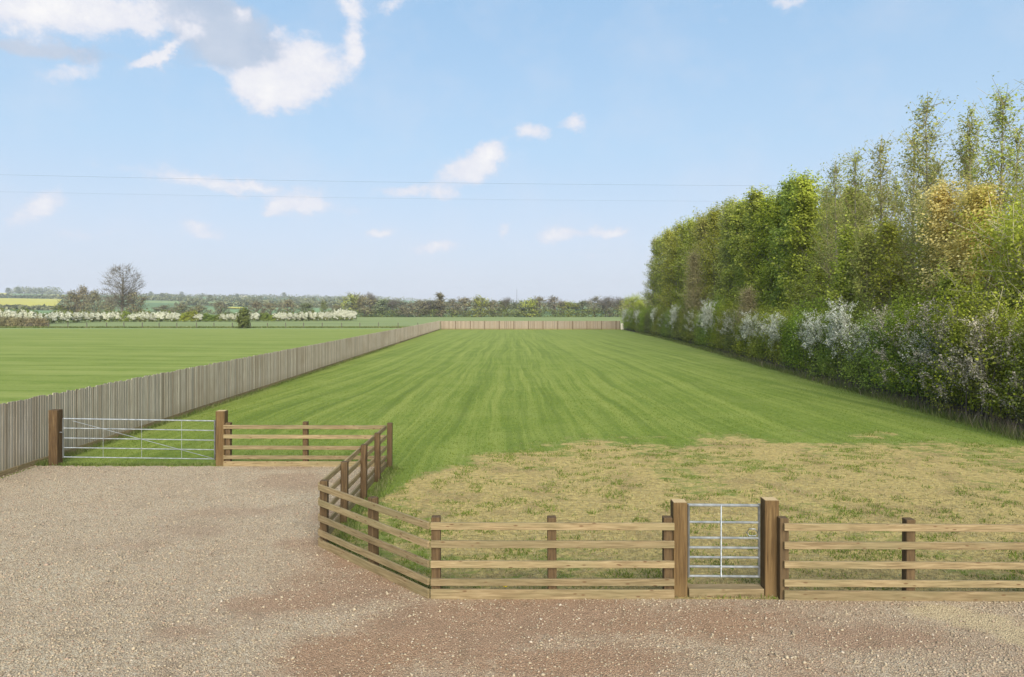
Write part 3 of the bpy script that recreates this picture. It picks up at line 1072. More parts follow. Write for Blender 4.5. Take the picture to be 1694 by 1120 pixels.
g = empty('field_gate', (-11.85, 17.98, 0), 0, 'wide galvanised steel five-bar field gate closing the gravel yard', 'gate')
GL = 4.05
tl, trr = [1.225, .975, .715, .462, .215], [1.165, .912, .655, .405, .162]
for k_, (a, b) in enumerate(zip(tl, trr)):
    link('bar', tube('bar', [(0.03, 0, a), (GL - .03, 0, b)], .017 if k_ == 0 else .0135, M['steel']), None, g)
for xs_, a, b in ((.03, 1.245, .195), (GL - .03, 1.185, .145)):
    link('stile', tube('stile', [(xs_, -.002, a), (xs_, -.002, b)], .022, M['steel']), None, g)
for fr in (.27, .52, .78):
    a = 1.225 + (1.165 - 1.225) * fr; b = .215 + (.162 - .215) * fr
    link('upright', box_mesh('upright', .007, .005, a - b, M['steel'], 0), None, g, (GL * fr, -.024, (a + b) / 2))
link('brace', tube('brace', [(.30, -.030, 1.17), (GL - .08, -.030, .19)], .008, M['steel'], 6), None, g)
for zz_ in (1.02, .30):
    link('hinge', tube('hinge', [(GL - .02, 0, zz_), (GL + .10, 0, zz_)], .014, M['steel'], 6), None, g)
link('latch', tube('latch', [(.02, 0, .86), (-.10, 0, .87), (-.10, 0, .80)], .011, M['steel'], 6), None, g)

g = empty('small_gate', (2.530, 9.83, 0), 0, 'narrow galvanised steel seven-bar gate between two thick posts', 'gate')
GL = 1.04
for k_, zz_ in enumerate((1.285, 1.040, .815, .674, .534, .400, .262)):
    link('bar', tube('bar', [(.012, 0, zz_), (GL - .012, 0, zz_ - .008)], .020 if k_ == 0 else .016, M['steel'], 10), None, g)
for xs_ in (.012, GL - .012):
    link('stile', tube('stile', [(xs_, 0, 1.30), (xs_, 0, .245)], .019, M['steel'], 8), None, g)
link('upright', tube('upright', [(0, 0, -.515), (0, 0, .515)], .0095, M['steel'], 8), None, g, (.475, -.028, .772))
link('latch', tube('latch', [(.90, .03, .93), (.86, .03, .88), (.90, .03, .83), (.99, .03, .83), (1.02, .03, .88), (.98, .03, .93), (.90, .03, .93)], .008, M['steel'], 6), None, g)
link('hinge', tube('hinge', [(0.01, 0, 1.15), (-.05, 0, 1.15)], .013, M['steel'], 6), None, g)
link('hinge', tube('hinge', [(0.01, 0, .34), (-.05, 0, .34)], .013, M['steel'], 6), None, g)
tag(link('timber_sleeper', box_mesh('timber_sleeper', 1.07, .20, .20, M['rail'], .008, 'base'), None, None, (3.052, 9.80, -.075)), 'pale flat timber sleeper lying on the ground under the small gate', 'sleeper')

# dandelion behind the front rails
dnd = empty('dandelion', (-.096, 9.85, .008), 0, 'single yellow dandelion flowering behind the bottom fence rail', 'flower')
rg = np.random.RandomState(8)
link('stalk', tube('stalk', [(0, 0, 0), (.005, 0, .05), (0, .004, .09)], .004, M['blade'], 5), None, dnd)
a = rg.uniform(0, 6.28, 46); rr_ = rg.uniform(.008, .036, 46)
P = np.stack([np.cos(a) * rr_, np.sin(a) * rr_, .095 + rg.uniform(0, .014, 46)], 1)
link('petals', quads('petals', leafquads(P, .022, rg, 1.2, .5)), M['petal'], dnd)
a = rg.uniform(0, 6.28, 10)
P = np.stack([np.cos(a) * .05, np.sin(a) * .05, np.full(10, .02)], 1)
link('leaves', quads('leaves', leafquads(P, .09, rg, 2, .35)), M['blade'], dnd)

# ------------------------------------------------------------------ distant wire fence
wf = empty('wire_fence', (-130, 150.4, 0), 0, 'thin wire fence on dark posts between the meadow and the crop field', 'fence')
wpm = box_mesh('post', .13, .13, 1.25, M['bark_dark'], .01, 'base')
xx = -106.0
while xx < -17:
    link('post', wpm, None, wf, (xx + 130, rng.uniform(-.1, .1), rng.uniform(-.08, .03)), (0, rng.uniform(-.03, .03), 0))
    xx += rng.uniform(3.7, 4.4)
for zz_ in (1.05, .8, .5):
    link('strand', tube('strand', [(22, .08, zz_), (70, .08, zz_), (114, .08, zz_)], .008, M['wire'], 4), None, wf)

# ------------------------------------------------------------------ overhead lines
def cable(z0, z1, sag, y, lab, rad_=.007):
    pts = []
    for k_ in range(33):
        u = k_ / 32
        pts.append((-62 + 98 * u, y, z0 + (z1 - z0) * u - sag * 4 * u * (1 - u)))
    tag(link('power_cable', tube('power_cable', pts, rad_, M['wire'], 5)), lab, 'cable', 'overhead power lines')


cable(16.75, 15.3, .32, 62, 'upper thin dark power line crossing the sky into the poplars')
cable(15.05, 13.75, .30, 61.2, 'lower fainter power line crossing the sky into the poplars', .0045)

# ------------------------------------------------------------------ plants
def tree_mesh(seed, h, cb, rad, nclump, lpc, cr, ls, leafm, barkm, top=.35, trunk_r=.13, shape=1.0, twigs=3, lean=.25, upward=.5, twr=.010, leafup=.5, stems=1, shell=.05, limb=.32, tw0=.2, stemm=None, rnd=False, ctr=.42, hw=.60, upow=.85):
    """returns (trunk mesh, crown mesh). cb crown base height; rad crown radius; shape bends the outline"""
    rg = np.random.RandomState(seed)
    A, B, ra, rb = [], [], [], []
    tw = [rg.uniform(-1, 1, 2) * lean for _ in range(3)]
    ph = rg.uniform(0, 6, 3)

    def trunk(zv, s_=0):
        u = zv / h
        off = 0 if stems == 1 else .5 * rad * u
        an = s_ * 2 * math.pi / max(stems, 1) + ph[2]
        return np.array([tw[0][0] * math.sin(2.2 * u + ph[0]) - tw[0][0] * math.sin(ph[0]) + off * math.cos(an), tw[0][1] * math.sin(2.7 * u + ph[1]) - tw[0][1] * math.sin(ph[1]) + off * math.sin(an), zv])

    nseg = 10
    for s_ in range(stems):
        for k_ in range(nseg):
            z0, z1 = h * .97 * k_ / nseg, h * .97 * (k_ + 1) / nseg
            A.append(trunk(z0, s_)); B.append(trunk(z1, s_))
            ra.append(trunk_r * (1 - k_ / nseg) ** .8 + .012); rb.append(trunk_r * (1 - (k_ + 1) / nseg) ** .8 + .012)
    ntr = len(A)
    L = []
    for c_ in range(nclump):
        u = rg.rand() ** upow
        zc = cb + (h - cb) * u
        env = rad * (math.sin(math.pi * min(1, (u * (1 - top) + top * .55)) ** shape) ** .75 if u < 1 else .1)
        env = rad * max(.08, (1 - u) ** .72 * 1.06 * min(1, (u + .18) / .38))
        if rnd: env = rad * math.sqrt(max(.02, 1 - ((u - ctr) / hw) ** 2))
        r_ = env * math.sqrt(rg.uniform(shell, 1.0)) * rg.uniform(.75, 1.1)
        th = rg.uniform(0, 2 * math.pi)
        C = trunk(zc, rg.randint(stems)) * np.array([1, 1, 0]) + np.array([r_ * math.cos(th), r_ * math.sin(th), zc])
        s_ = rg.randint(stems)
        z0 = max(cb * .5, zc - r_ * (upward + rg.uniform(.3, .9)))
        b0 = trunk(min(z0, h * .93), s_)
        mid = (b0 + C) / 2 + np.array([0, 0, -.08 * r_]) + rg.normal(0, .06, 3)
        br = max(.012, trunk_r * limb * (1 - u * .7))
        A += [b0, mid]; B += [mid, C]; ra += [br, br * .6]; rb += [br * .6, br * .25]
        for q in range(twigs):
            e = C + rg.normal(0, cr * .9, 3) + np.array([0, 0, cr * .5])
            s0 = mid + (C - mid) * rg.uniform(tw0, 1)
            A.append(s0); B.append(e); ra.append(twr * 1.4); rb.append(twr * .5)
            m_ = int(lpc / (twigs + 1))
            if m_ > 0:
                tt = rg.uniform(.15, 1.05, m_)[:, None]
                L.append(s0 + (e - s0) * tt + rg.normal(0, cr * .28, (m_, 3)))
        m_ = int(lpc * (1 if twigs == 0 else 1 / (twigs + 1)))
        if m_ > 0:
            L.append(C + rg.normal(0, cr * .55, (m_, 3)))
    big = prisms(A[:ntr], B[:ntr], ra[:ntr], rb[:ntr], 6)
    sm_ = prisms(A[ntr:], B[ntr:], ra[ntr:], rb[ntr:], 3)
    tm = quads('trunk', np.concatenate([big, sm_]), barkm)
    if stemm:
        tm.materials.append(stemm)
        mi = np.zeros(len(big) + len(sm_), np.int32); mi[:len(big)] = 1
        tm.polygons.foreach_set('material_index', mi)
    if not L: return tm, None
    P = np.concatenate(L)
    out = P * np.array([1, 1, 0.0]); out[:, 2] = .35
    cm = quads('crown', leafquads(P, ls, rg, leafup, .7, out=nrm(out), outk=1.3), leafm)
    return tm, cm


PROTO = {}


def proto(kind, name, cat, meshes):
    lst = []
    for tm, cm in meshes:
        lst.append((tm, cm))
    PROTO[kind] = (name, cat, lst)


def plant(kind, X, Y, sc=(1, 1, 1), rz=0.0, label=None, group=None, v=0, zoff=-.03, name=None):
    nm, cat, lst = PROTO[kind]
    parts = lst[v % len(lst)]
    r = empty(name or nm, (X, Y, hz(X, Y) + zoff), rz, label, cat, group)
    r.scale = sc
    for pn, me in parts.items():
        if me is not None:
            o_ = link(pn, me, None, r)
            if pn == 'stems': o_['kind'] = 'stuff'
    return r


def tm(*a, **k):
    t_, c_ = tree_mesh(*a, **k)
    return {'trunk': t_, 'crown': c_}


# lush poplars, sparse tall poplars, olive young trees, golden ones added for the cloud glow, brown twiggy ones
PROTO['lush'] = ('poplar_tree', 'tree', [tm(s, 15, 2.0, 2.5, 120, 170, .62, .19, M['leaf_lush'], M['bark_grey'], trunk_r=.15, twigs=3) for s in (1, 2, 3)])
PROTO['olive'] = ('poplar_tree', 'tree', [tm(s, 15, 2.0, 2.3, 120, 130, .65, .17, M['leaf_olive'], M['bark_grey'], trunk_r=.14, twigs=4, twr=.014) for s in (11, 12)])
PROTO['sparse'] = ('poplar_tree', 'tree', [tm(s, 15, 3.2, 2.3, 105, 30, .52, .14, M['leaf_sparse'], M['bark_olive'], stemm=M['bark_grey'], trunk_r=.12, twigs=4, upward=1.1, twr=.011) for s in (21, 22, 23)])
PROTO['sapling'] = ('young_tree', 'tree', [tm(s, 9, cb_, 1.5, 80, 58, .5, .13, M['leaf_olive'], M['bark_olive'], stemm=M['bark_pale'], trunk_r=.085, twigs=4, upward=1.2, twr=.007) for s, cb_ in ((31, 4.6), (32, 5.0), (33, 1.6))])
PROTO['sapling_green'] = ('young_tree', 'tree', [tm(s, 9, .8, 1.7, 80, 110, .5, .14, M['leaf_lush'], M['bark_pale'], trunk_r=.075, twigs=3, upward=1.2, twr=.010) for s in (34, 35)])
PROTO['cloud_glow'] = ('young_tree', 'tree', [tm(s, 10.5, 4.8, 1.6, 85, 130, .5, .11, M['leaf_cloud_glow'], M['bark_olive'], trunk_r=.085, twigs=3, upward=1.2, twr=.006) for s in (41, 42)])  # added trees whose crowns stand in for orange cloud glow
PROTO['twiggy'] = ('bare_tree', 'tree', [tm(s, 11, 1.0, 2.1, 160, 60, .6, .11, M['leaf_brown'], M['bark_olive'], trunk_r=.10, twigs=7, upward=1.0, twr=.010) for s in (51,)])
PROTO['broad'] = ('willow_tree', 'tree', [tm(s, 8, .3, 3.2, 170, 190, .6, .11, M['leaf_lush'], M['bark_pale'], trunk_r=.12, twigs=4, stems=3, twr=.012, rnd=True) for s in (61,)])


# hedge bushes
def bush_mesh(seed, wx_, dy_, h, nleaf, ls, leafm, barkm, blossom=None, nb=0, bs=.05, nstem=14, twig=60, shoots=0, tr=.010, topvar=.9, bz=.45, grp=14, sg=.34):
    rg = np.random.RandomState(seed)
    # clumps over a rounded block
    nc = 90
    C = np.stack([rg.uniform(-wx_ / 2, wx_ / 2, nc), rg.uniform(-dy_ / 2, dy_ / 2, nc), h * (.12 + .88 * rg.rand(nc) ** .8)], 1)
    C[:, :2] *= (1 - .35 * (C[:, 2:3] / h) ** 3)
    C[:, 2] += rg.normal(0, topvar * .3, nc) * (C[:, 2] / h)
    wgt = rg.gamma(2.2, 1.0, nc) * (.35 + .65 * sstep(C[:, 2], .04 * h, .32 * h))
    idx = rg.choice(nc, nleaf, p=wgt / wgt.sum())
    P = C[idx] + rg.normal(0, 1, (nleaf, 3)) * np.array([.26, .24, .30])
    P[:, 2] = np.maximum(P[:, 2], .12 + rg.rand(nleaf) * .3)
    out = nrm(P - np.array([0, 0, h * .45])) * np.array([1, 1, .4])
    fol = quads('foliage', leafquads(P, ls, rg, .35, .7, out=out, outk=1.3), leafm)
    A, B, ra, rb = [], [], [], []
    for k_ in range(nstem):
        b0 = np.array([rg.uniform(-wx_ / 2, wx_ / 2) * .8, rg.uniform(-dy_ / 2, dy_ / 2) * .7, 0])
        e = b0 + np.array([rg.normal(0, .25), rg.normal(0, .2), h * rg.uniform(.5, .85)])
        m_ = (b0 + e) / 2 + rg.normal(0, .08, 3)
        A += [b0, m_]; B += [m_, e]; ra += [.03, .02]; rb += [.02, .008]
    ends = []
    for k_ in range(twig):
        c_ = C[rg.randint(nc)]
        e = c_ + rg.normal(0, .35, 3) + np.array([0, 0, .25])
        A.append(c_); B.append(e); ra.append(tr); rb.append(tr * .4); ends.append((c_, e))
    bl = []
    for k_ in range(shoots):
        if k_ % grp == 0: cc = (rg.uniform(-.42, .42) * wx_, h * rg.uniform(bz, .92))
        zt = min(h * 1.02, max(h * .25, cc[1] + rg.normal(0, sg)))
        b0 = np.array([cc[0] + rg.normal(0, sg * .9), -dy_ / 2 * rg.uniform(.55, 1.12) * (1 - .35 * (zt / h) ** 3), zt - .25])
        ln = rg.uniform(.25, .75)
        d = nrm(np.array([rg.normal(0, .5), rg.normal(-.25, .35), rg.uniform(.3, 1.0)]))
        e = b0 + d * ln
        A.append(b0); B.append(e); ra.append(tr); rb.append(tr * .4)
        m_ = max(4, int(nb / max(shoots, 1)))
        tt = rg.uniform(0, 1, m_)[:, None]
        bl.append(b0 + (e - b0) * tt + rg.normal(0, .085, (m_, 3)) * (1.3 - tt))
        # side sprays
        for s_ in range(2):
            s0 = b0 + (e - b0) * rg.uniform(.1, .8)
            e2 = s0 + nrm(d + rg.normal(0, .8, 3)) * rg.uniform(.2, .45)
            A.append(s0); B.append(e2); ra.append(tr * .7); rb.append(tr * .3)
            tt = rg.uniform(0, 1, m_ // 3)[:, None]
            bl.append(s0 + (e2 - s0) * tt + rg.normal(0, .035, (m_ // 3, 3)))
    stems = quads('stems', prisms(A, B, ra, rb, 4), barkm)
    d_ = {'stems': stems, 'foliage': fol}
    if blossom is not None and bl:
        d_['blossom'] = quads('blossom', leafquads(np.concatenate(bl), bs, rg, .4, .9), blossom)
    return d_


PROTO['hedge'] = ('hawthorn_bush', 'bush', [bush_mesh(s, 2.3, 2.2, 3.5, 15000, .075, M['leaf_hedge'], M['bark_dark']) for s in (71, 72, 73)])
PROTO['hedge_dark'] = ('hawthorn_bush', 'bush', [bush_mesh(s, 2.3, 2.2, 3.4, 14000, .07, M['leaf_dark'], M['bark_dark'], twig=140) for s in (74,)])
PROTO['white'] = ('blackthorn_bush', 'bush', [bush_mesh(s, 2.3, 2.2, 3.5, 11000, .07, M['leaf_hedge'], M['bark_dark'], M['blossom'], 3900, .048, shoots=80, twig=100, grp=8, sg=.42, bz=.66) for s in (81, 82)])
PROTO['fleck'] = ('hawthorn_bush', 'bush', [bush_mesh(s, 2.4, 2.3, 3.5, 13500, .072, M['leaf_hedge'], M['bark_dark'], M['blossom'], 1150, .042, shoots=44, twig=90, grp=3, sg=.4, bz=.62) for s in (77, 78)])
PROTO['pink'] = ('blackthorn_bush', 'bush', [bush_mesh(s, 2.5, 2.2, 3.5, 14000, .07, M['leaf_hedge'], M['bark_dark'], M['blossom_pink'], 1900, .042, shoots=48, twig=170, tr=.008, bz=.3, grp=7, sg=.5) for s in (83, 84)])

rng = random.Random(12)
GH = 'bushes of the tall hedge beside the lawn'
white_at = {140: 'white-flowering blackthorn bush at the far end of the hedge, above the pale post',
            122: 'white-flowering bush near the far hedge end, in front of the olive poplars',
            105: 'white-flowering bush in the far half of the hedge, before the brown twiggy tree',
            88: 'white-flowering bush in the hedge, below the edge of the olive poplars',
            70: 'broad white-flowering bush topping the hedge beside the brown twiggy tree',
            54: 'white-flowering bush in the middle of the hedge, below the lush poplars',
            47.5: 'grey-white flowering bush in the hedge, below the tallest lush poplar',
            40.5: 'densely white-flowering bush of the hedge, next to the tall white spire',
            37.2: 'tallest white-flowering bush, its white spire standing above the hedge'}
pink_at = {30.5: 'pinkish faded-blossom bush in the hedge, beside the bright green bush',
           27.2: 'pinkish grey blossom bush rising above the hedge below the golden cloud-glow trees',
           24.8: 'grey twiggy blossom bush near the end of the straw patch, second from the near end',
           22.6: 'nearest grey twiggy blossom bush, by the picture edge of the hedge'}
q = 19.6
used = set()
hn = 0
NTH = ['', 'second', 'third', 'fourth', 'fifth', 'sixth', 'seventh', 'eighth', 'ninth', 'tenth', 'eleventh', 'twelfth', 'thirteenth', 'fourteenth', 'fifteenth', 'sixteenth', 'seventeenth', 'eighteenth', 'nineteenth', 'twentieth', 'twenty-first', 'twenty-second', 'twenty-third', 'twenty-fourth']
while q < 141:
    hit = [k_ for k_ in list(white_at) + list(pink_at) if abs(k_ - q) < .95 and k_ not in used]
    X = hedge_x(q) + 1.25 + rng.uniform(-.12, .12)
    yaw_ = math.pi / 2 + rng.uniform(-.25, .25)      # bush x along the hedge; its front (-y) turned to the lawn (-x)
    yaw_ = -math.pi / 2 + rng.uniform(-.2, .2)
    s_ = rng.uniform(.92, 1.1)
    hs_ = s_ * (1.0 + .06 * math.sin(q * .31)) * (1.0 if q < 60 else 1.05)
    if hit:
        k_ = hit[0]; used.add(k_)
        kind = 'white' if k_ in white_at else 'pink'
        lab = (white_at if k_ in white_at else pink_at)[k_]
        plant(kind, X - .1, q, (s_ * 1.1, s_ * 1.05, hs_ * (1.22 if k_ in (37.2, 70) else 1.06)), yaw_, lab, GH, rng.randrange(2))
    else:
        kind = 'hedge_dark' if rng.random() < .16 or q < 22 else 'hedge'
        if kind == 'hedge' and rng.random() < .42 and q > 24: kind = 'fleck'
        lab = 'mid-green hawthorn bush lightly flecked with white blossom in the tall hedge' if kind == 'fleck' else 'leafy mid-green hawthorn bush without blossom in the tall hedge' if kind == 'hedge' else 'darker green hawthorn bush without blossom in the tall hedge'
        if 1 <= hn < len(NTH): lab = f"{ {'hedge': 'plain mid-green', 'hedge_dark': 'darker green', 'fleck': 'white-flecked green'}[kind]} hawthorn bush, {NTH[hn]} in the tall hedge from its near end"
        elif hn == 0: lab = 'dark green hawthorn bush at the very near end of the tall hedge'
        else: lab = lab.replace('in the tall hedge', 'in the far half of the tall hedge')
        plant(kind, X, q, (s_ * 1.05, s_, hs_), yaw_, lab, GH, rng.randrange(3))
    hn += 1
    q += 1.75 if q < 60 else 2.1

# second, wilder line just behind the hedge
for (qy, dx_, kind, sc_, lab) in ((27.8, 3.6, 'hedge', 1.30, 'bright green bush rising behind the hedge, between the pink-blossom bushes'),
                                  (31.5, 3.3, 'sapling_green', .62, 'fresh green young tree just behind the hedge beside the white spire'),
                                  (44.0, 3.2, 'sapling_green', .60, 'fresh green young tree behind the hedge at the foot of the lush poplars'),
                                  (34.0, 3.4, 'hedge', 1.25, 'green bush filling the gap behind the tall white spire'),
                                  (52.0, 3.4, 'sapling_green', .66, 'fresh green young tree behind the middle of the hedge'),
                                  (25.0, 3.9, 'broad', 1.0, 'broad lush green willow leaning over the near end of the hedge'),
                                  (22.4, 4.6, 'broad', .8, 'smaller lush green willow at the very near end of the wood')):
    s_ = sc_
    plant(kind, hedge_x(qy) + dx_, qy, (s_, s_, s_), rng.uniform(0, 6.28), lab, 'young growth behind the hedge', rng.randrange(3))

# wood: front row chosen from the photograph, the rows behind fill in
GW = 'poplars of the wood behind the hedge'
sp_n = 0
ORD = ['first', 'second', 'third', 'fourth', 'fifth', 'sixth', 'seventh', 'eighth', 'ninth', 'tenth', 'eleventh', 'twelfth', 'thirteenth', 'fourteenth']
q = 28.3
ol_n = lu_n = 0
while q < 139:
    X = hedge_x(q) + 5.6 + rng.uniform(-.5, .5)
    H = float(np.interp(q, [28, 36, 42, 52, 66, 80, 100, 125, 140], [13.4, 15.0, 14.6, 14.0, 15.2, 16.0, 17.4, 18.0, 16.5])) * rng.uniform(.95, 1.04)
    f_ = H / 15
    if q < 52.5:
        kind, lab = 'sparse', f'tall thin-leaved poplar, {ORD[min(sp_n, 13)]} of the sparse front row from the near end'; sp_n += 1
        wd = f_ * rng.uniform(.9, 1.05)
    elif q < 78:
        kind, lab = 'lush', f'lush bright green poplar, {ORD[min(lu_n, 13)]} of the leafy front row counted from the sparse poplars'; lu_n += 1
        wd = f_ * rng.uniform(.98, 1.15)
    else:
        kind, lab = ('olive', None) if rng.random() < .55 else ('lush', None)
        lab = f'olive-green poplar in the far half of the wood, tree {ORD[min(ol_n, 13)]} beyond the lush ones' ; ol_n += 1
        kind = 'olive'
        wd = f_ * rng.uniform(.95, 1.1)
    plant(kind, X, q, (wd, wd, f_), rng.uniform(0, 6.28), lab, GW, rng.randrange(3))
    q += (3.0 if q < 52 else 3.4 if q < 80 else 5.2) * rng.uniform(.9, 1.1)
for row, (dx_, q0, q1) in enumerate(((9.4, 36, 130), (13.5, 54, 100))):
    q = q0
    while q < q1:
        X = hedge_x(q) + dx_ + rng.uniform(-.8, .8)
        H = float(np.interp(q, [28, 36, 42, 52, 66, 80, 100, 125, 140], [13.6, 14.4, 14.2, 14.0, 14.8, 15.4, 16.8, 17.2, 16.0])) * rng.uniform(.92, 1.02)
        f_ = H / 15
        if q < 55 + row * 6: kind, lab = 'sparse', 'tall thin-leaved poplar deeper inside the near end of the wood'
        else: kind, lab = ('lush', 'lush green poplar showing between front trees deeper in the wood')
        plant(kind, X, q, (f_, f_, f_), rng.uniform(0, 6.28), lab, GW + ', back rows', rng.randrange(3))
        q += (4.2 if q < 60 else 6.5) * rng.uniform(.85, 1.15)
# understorey
GU = 'young trees under the poplars'
q = 26.5
while q < 62:
    for dx_ in (4.3, 7.2, 10.6, 14.5):
        if rng.random() < (.92 if q < 52 else .4) and not (dx_ < 7 and 29.8 < q < 35.4 and rng.random() < .6):
            X = hedge_x(q) + dx_ + rng.uniform(-.7, .7)
            f_ = rng.uniform(.80, 1.04) * float(np.interp(q, [26, 34, 50, 62], [.86, 1.0, .98, .75]))
            gr_ = rng.random() < .18
            plant('sapling_green' if gr_ else 'sapling', X, q + rng.uniform(-.8, .8), (f_ * 1.05, f_ * 1.05, f_), rng.uniform(0, 6.28),
                  'fresh green young tree among the olive saplings under the poplars' if gr_ else 'olive-yellow young tree with pale thin stem under the sparse poplars', GU, rng.randrange(3))
    q += 2.5
for (px, Y, s_, lab) in ((1568, 34.2, .96, 'added tree in the golden colour of cloud glow, with the widest crown'), (1606, 32.6, .92, 'added golden cloud-glow tree between the two others'),
                         (1645, 31.0, .90, 'added golden cloud-glow tree close to the lush willow')):
    plant('cloud_glow', atx(px, Y), Y, (s_ * 1.15, s_ * 1.15, s_), rng.uniform(0, 6), lab, 'added trees standing in for cloud glow', rng.randrange(2))
plant('twiggy', atx(1152, 84), 84, (.95, .95, .98), 1.0, 'brown leafless twiggy tree in front of the olive poplars', 'twiggy trees', 0)
plant('twiggy', atx(1240, 58), 58, (.7, .7, .52), 2.0, 'small brown twiggy tree just above the hedge below the lush poplars', 'twiggy trees', 0)
plant('broad', atx(1049, 152), 152, (.95, .95, .85), 0.4, 'dark rounded green tree beyond the far end of the hedge', None, 0)

# ------------------------------------------------------------------ distant plants
GB = 'blackthorn bushes of the white hedge past the wire fence'
fb = [bush_mesh(s, 4.2, 2.6, 3.2, 1600, .30, M['leaf_dark'], M['bark_dark'], M['blossom'], 5200, .27, nstem=6, twig=10, shoots=110, tr=.02, bz=.5, grp=1) for s in (91, 92)]
fb2 = [bush_mesh(s, 4.2, 2.6, 3.0, 2200, .28, M['leaf_hedge'], M['bark_dark'], nstem=6, twig=20, tr=.02) for s in (93,)]
PROTO['far_white'] = ('blackthorn_bush', 'bush', fb)
PROTO['far_green'] = ('hedge_bush', 'bush', fb2)
px = -12
while px < 588:
    Y = float(np.interp(px, [-20, 60, 150, 300, 420, 590], [185, 190, 222, 226, 232, 246]))
    gap = any(abs(px - c_) < wd for c_, wd in ((312, 10), (350, 14), (440, 10), (205, 5), (150, 4)))
    s_ = rng.uniform(.72, 1.25)
    if gap:
        plant('far_green', atx(px, Y), Y, (s_, 1, s_ * .9), rng.uniform(-.3, .3), 'green gap bush between the white blossom bushes of the distant hedge', GB)
    else:
        plant('far_white', atx(px, Y), Y, (s_, 1, (.45 + .55 * s_) * (1.1 if px > 520 or px < 70 else .92)), rng.uniform(-.5, .5), 'white-blossomed bush of the distant hedge, ' + ('in front of the oak and its thicket' if px < 240 else 'between the oak and the lone round bush' if px < 404 else 'between the lone round bush and the tree row'), GB, rng.randrange(2))
    px += rng.uniform(1.7, 3.0) * F / Y
PROTO['bramble'] = ('bramble_bush', 'bush', [bush_mesh(95, 4.0, 2.5, 2.4, 2600, .24, M['leaf_brown'], M['bark_dark'], nstem=8, twig=200, tr=.02)])
for k_, px in enumerate((-14, 8, 30, 52, 68)):
    br_ = plant('bramble', atx(px, 156), 156, (1, 1, .95 - .05 * k_), rng.uniform(0, 6), 'low brown bramble bush at the meadow corner below the white hedge', 'brambles at the meadow edge')
PROTO['lone_bush'] = ('round_tree', 'tree', [tm(96, 4.1, .15, 1.55, 90, 60, .42, .26, M['leaf_dark'], M['bark_dark'], trunk_r=.09, twigs=3, rnd=True)])
plant('lone_bush', atx(404, 148.5), 148.5, (1, 1, 1), 0, 'lone small rounded dark green tree standing on the wire fence line')


def bare_tree(seed, h, spread, depth=6, r0=.42, trunk=.28, twr=.022):
    rg = np.random.RandomState(seed)
    A, B, ra, rb, ends = [], [], [], [], []

    def grow(p, d, ln, r_, dep):
        n_ = 3 if dep > 3 else 2
        cur = p
        for k_ in range(n_):
            d = nrm(d + rg.normal(0, .10, 3) + np.array([0, 0, .03]))
            e = cur + d * ln / n_
            rr2 = max(r_ * (1 - .12 * (k_ + 1)), twr * .5)
            A.append(cur); B.append(e); ra.append(max(r_ * (1 - .12 * k_), twr * .5)); rb.append(rr2)
            cur = e
            if dep < depth and k_ == n_ - 2 and dep > 0:
                side = nrm(np.cross(d, rg.normal(size=3)))
                grow(cur, nrm(d * .65 + side * .85), ln * .62, r_ * .5, dep + 1)
        if dep >= depth:
            ends.append(cur); return
        nch = 3 if dep < 4 else 2
        a0 = rg.uniform(0, 6.28)
        ref = nrm(np.cross(d, np.array([.3, .9, .1]))); r2 = np.cross(d, ref)
        for c_ in range(nch):
            an = a0 + c_ * 6.283 / nch + rg.normal(0, .3)
            side = ref * math.cos(an) + r2 * math.sin(an)
            grow(cur, nrm(d * 1.0 + side * spread * rg.uniform(.6, 1.15)), ln * rg.uniform(.66, .86), r_ * .62, dep + 1)

    grow(np.array([0, 0, 0.0]), np.array([0, 0, 1.0]), h * trunk, r0, 0)
    A_, B_ = np.array(A), np.array(B)
    zmax = B_[:, 2].max(); f_ = h / zmax
    A_, B_ = A_ * f_, B_ * f_
    ra, rb = np.array(ra), np.array(rb)
    bigm = ra > .09
    tr_ = quads('trunk', prisms(A_[bigm], B_[bigm], ra[bigm], rb[bigm], 6), M['bark_dark'])
    cr_ = quads('branches', prisms(A_[~bigm], B_[~bigm], ra[~bigm], rb[~bigm], 3), M['bark_dark'])
    return {'trunk': tr_, 'branches': cr_}, np.array(ends) * f_


bt = tm(7, 20.3, 6.4, 8.0, 240, 8, .95, .17, M['leaf_brown'], M['bark_dark'], shell=.3, limb=.15, tw0=.55, trunk_r=.66, twigs=7, twr=.026, rnd=True, ctr=.38, hw=.63, upow=.95, upward=-.15, lean=.5)
PROTO['bare'] = ('bare_tree', 'tree', [bt])
plant('bare', atx(201, 252), 252, (1, 1, 1), 0.6, 'tall lone leafless oak with wide domed crown behind the white hedge', None, 0)
bt2, ends2 = bare_tree(9, 12, .6, 6, .30, .22, .05)
PROTO['bare_small'] = ('bare_tree', 'tree', [bt2])

far = {}
for nm_, lm, s0, lsz in (('ft_brown', 'leaf_brown', 101, .36), ('ft_olive', 'leaf_olive', 102, .40), ('ft_green', 'far_green', 103, .42), ('ft_dark', 'leaf_dark', 104, .42)):
    PROTO[nm_] = ('distant_tree', 'tree', [tm(s0 + 10 * v_, 11, .6, 4.0, 80, 26, 1.0, lsz, M[lm], M['bark_dark'], trunk_r=.2, twigs=4, twr=.05, leafup=.3, rnd=True) for v_ in range(2)])
PROTO['ft_tall'] = ('distant_tree', 'tree', [tm(131, 14, .8, 2.1, 90, 26, .8, .40, M['leaf_brown'], M['bark_dark'], trunk_r=.2, twigs=4, twr=.05)])

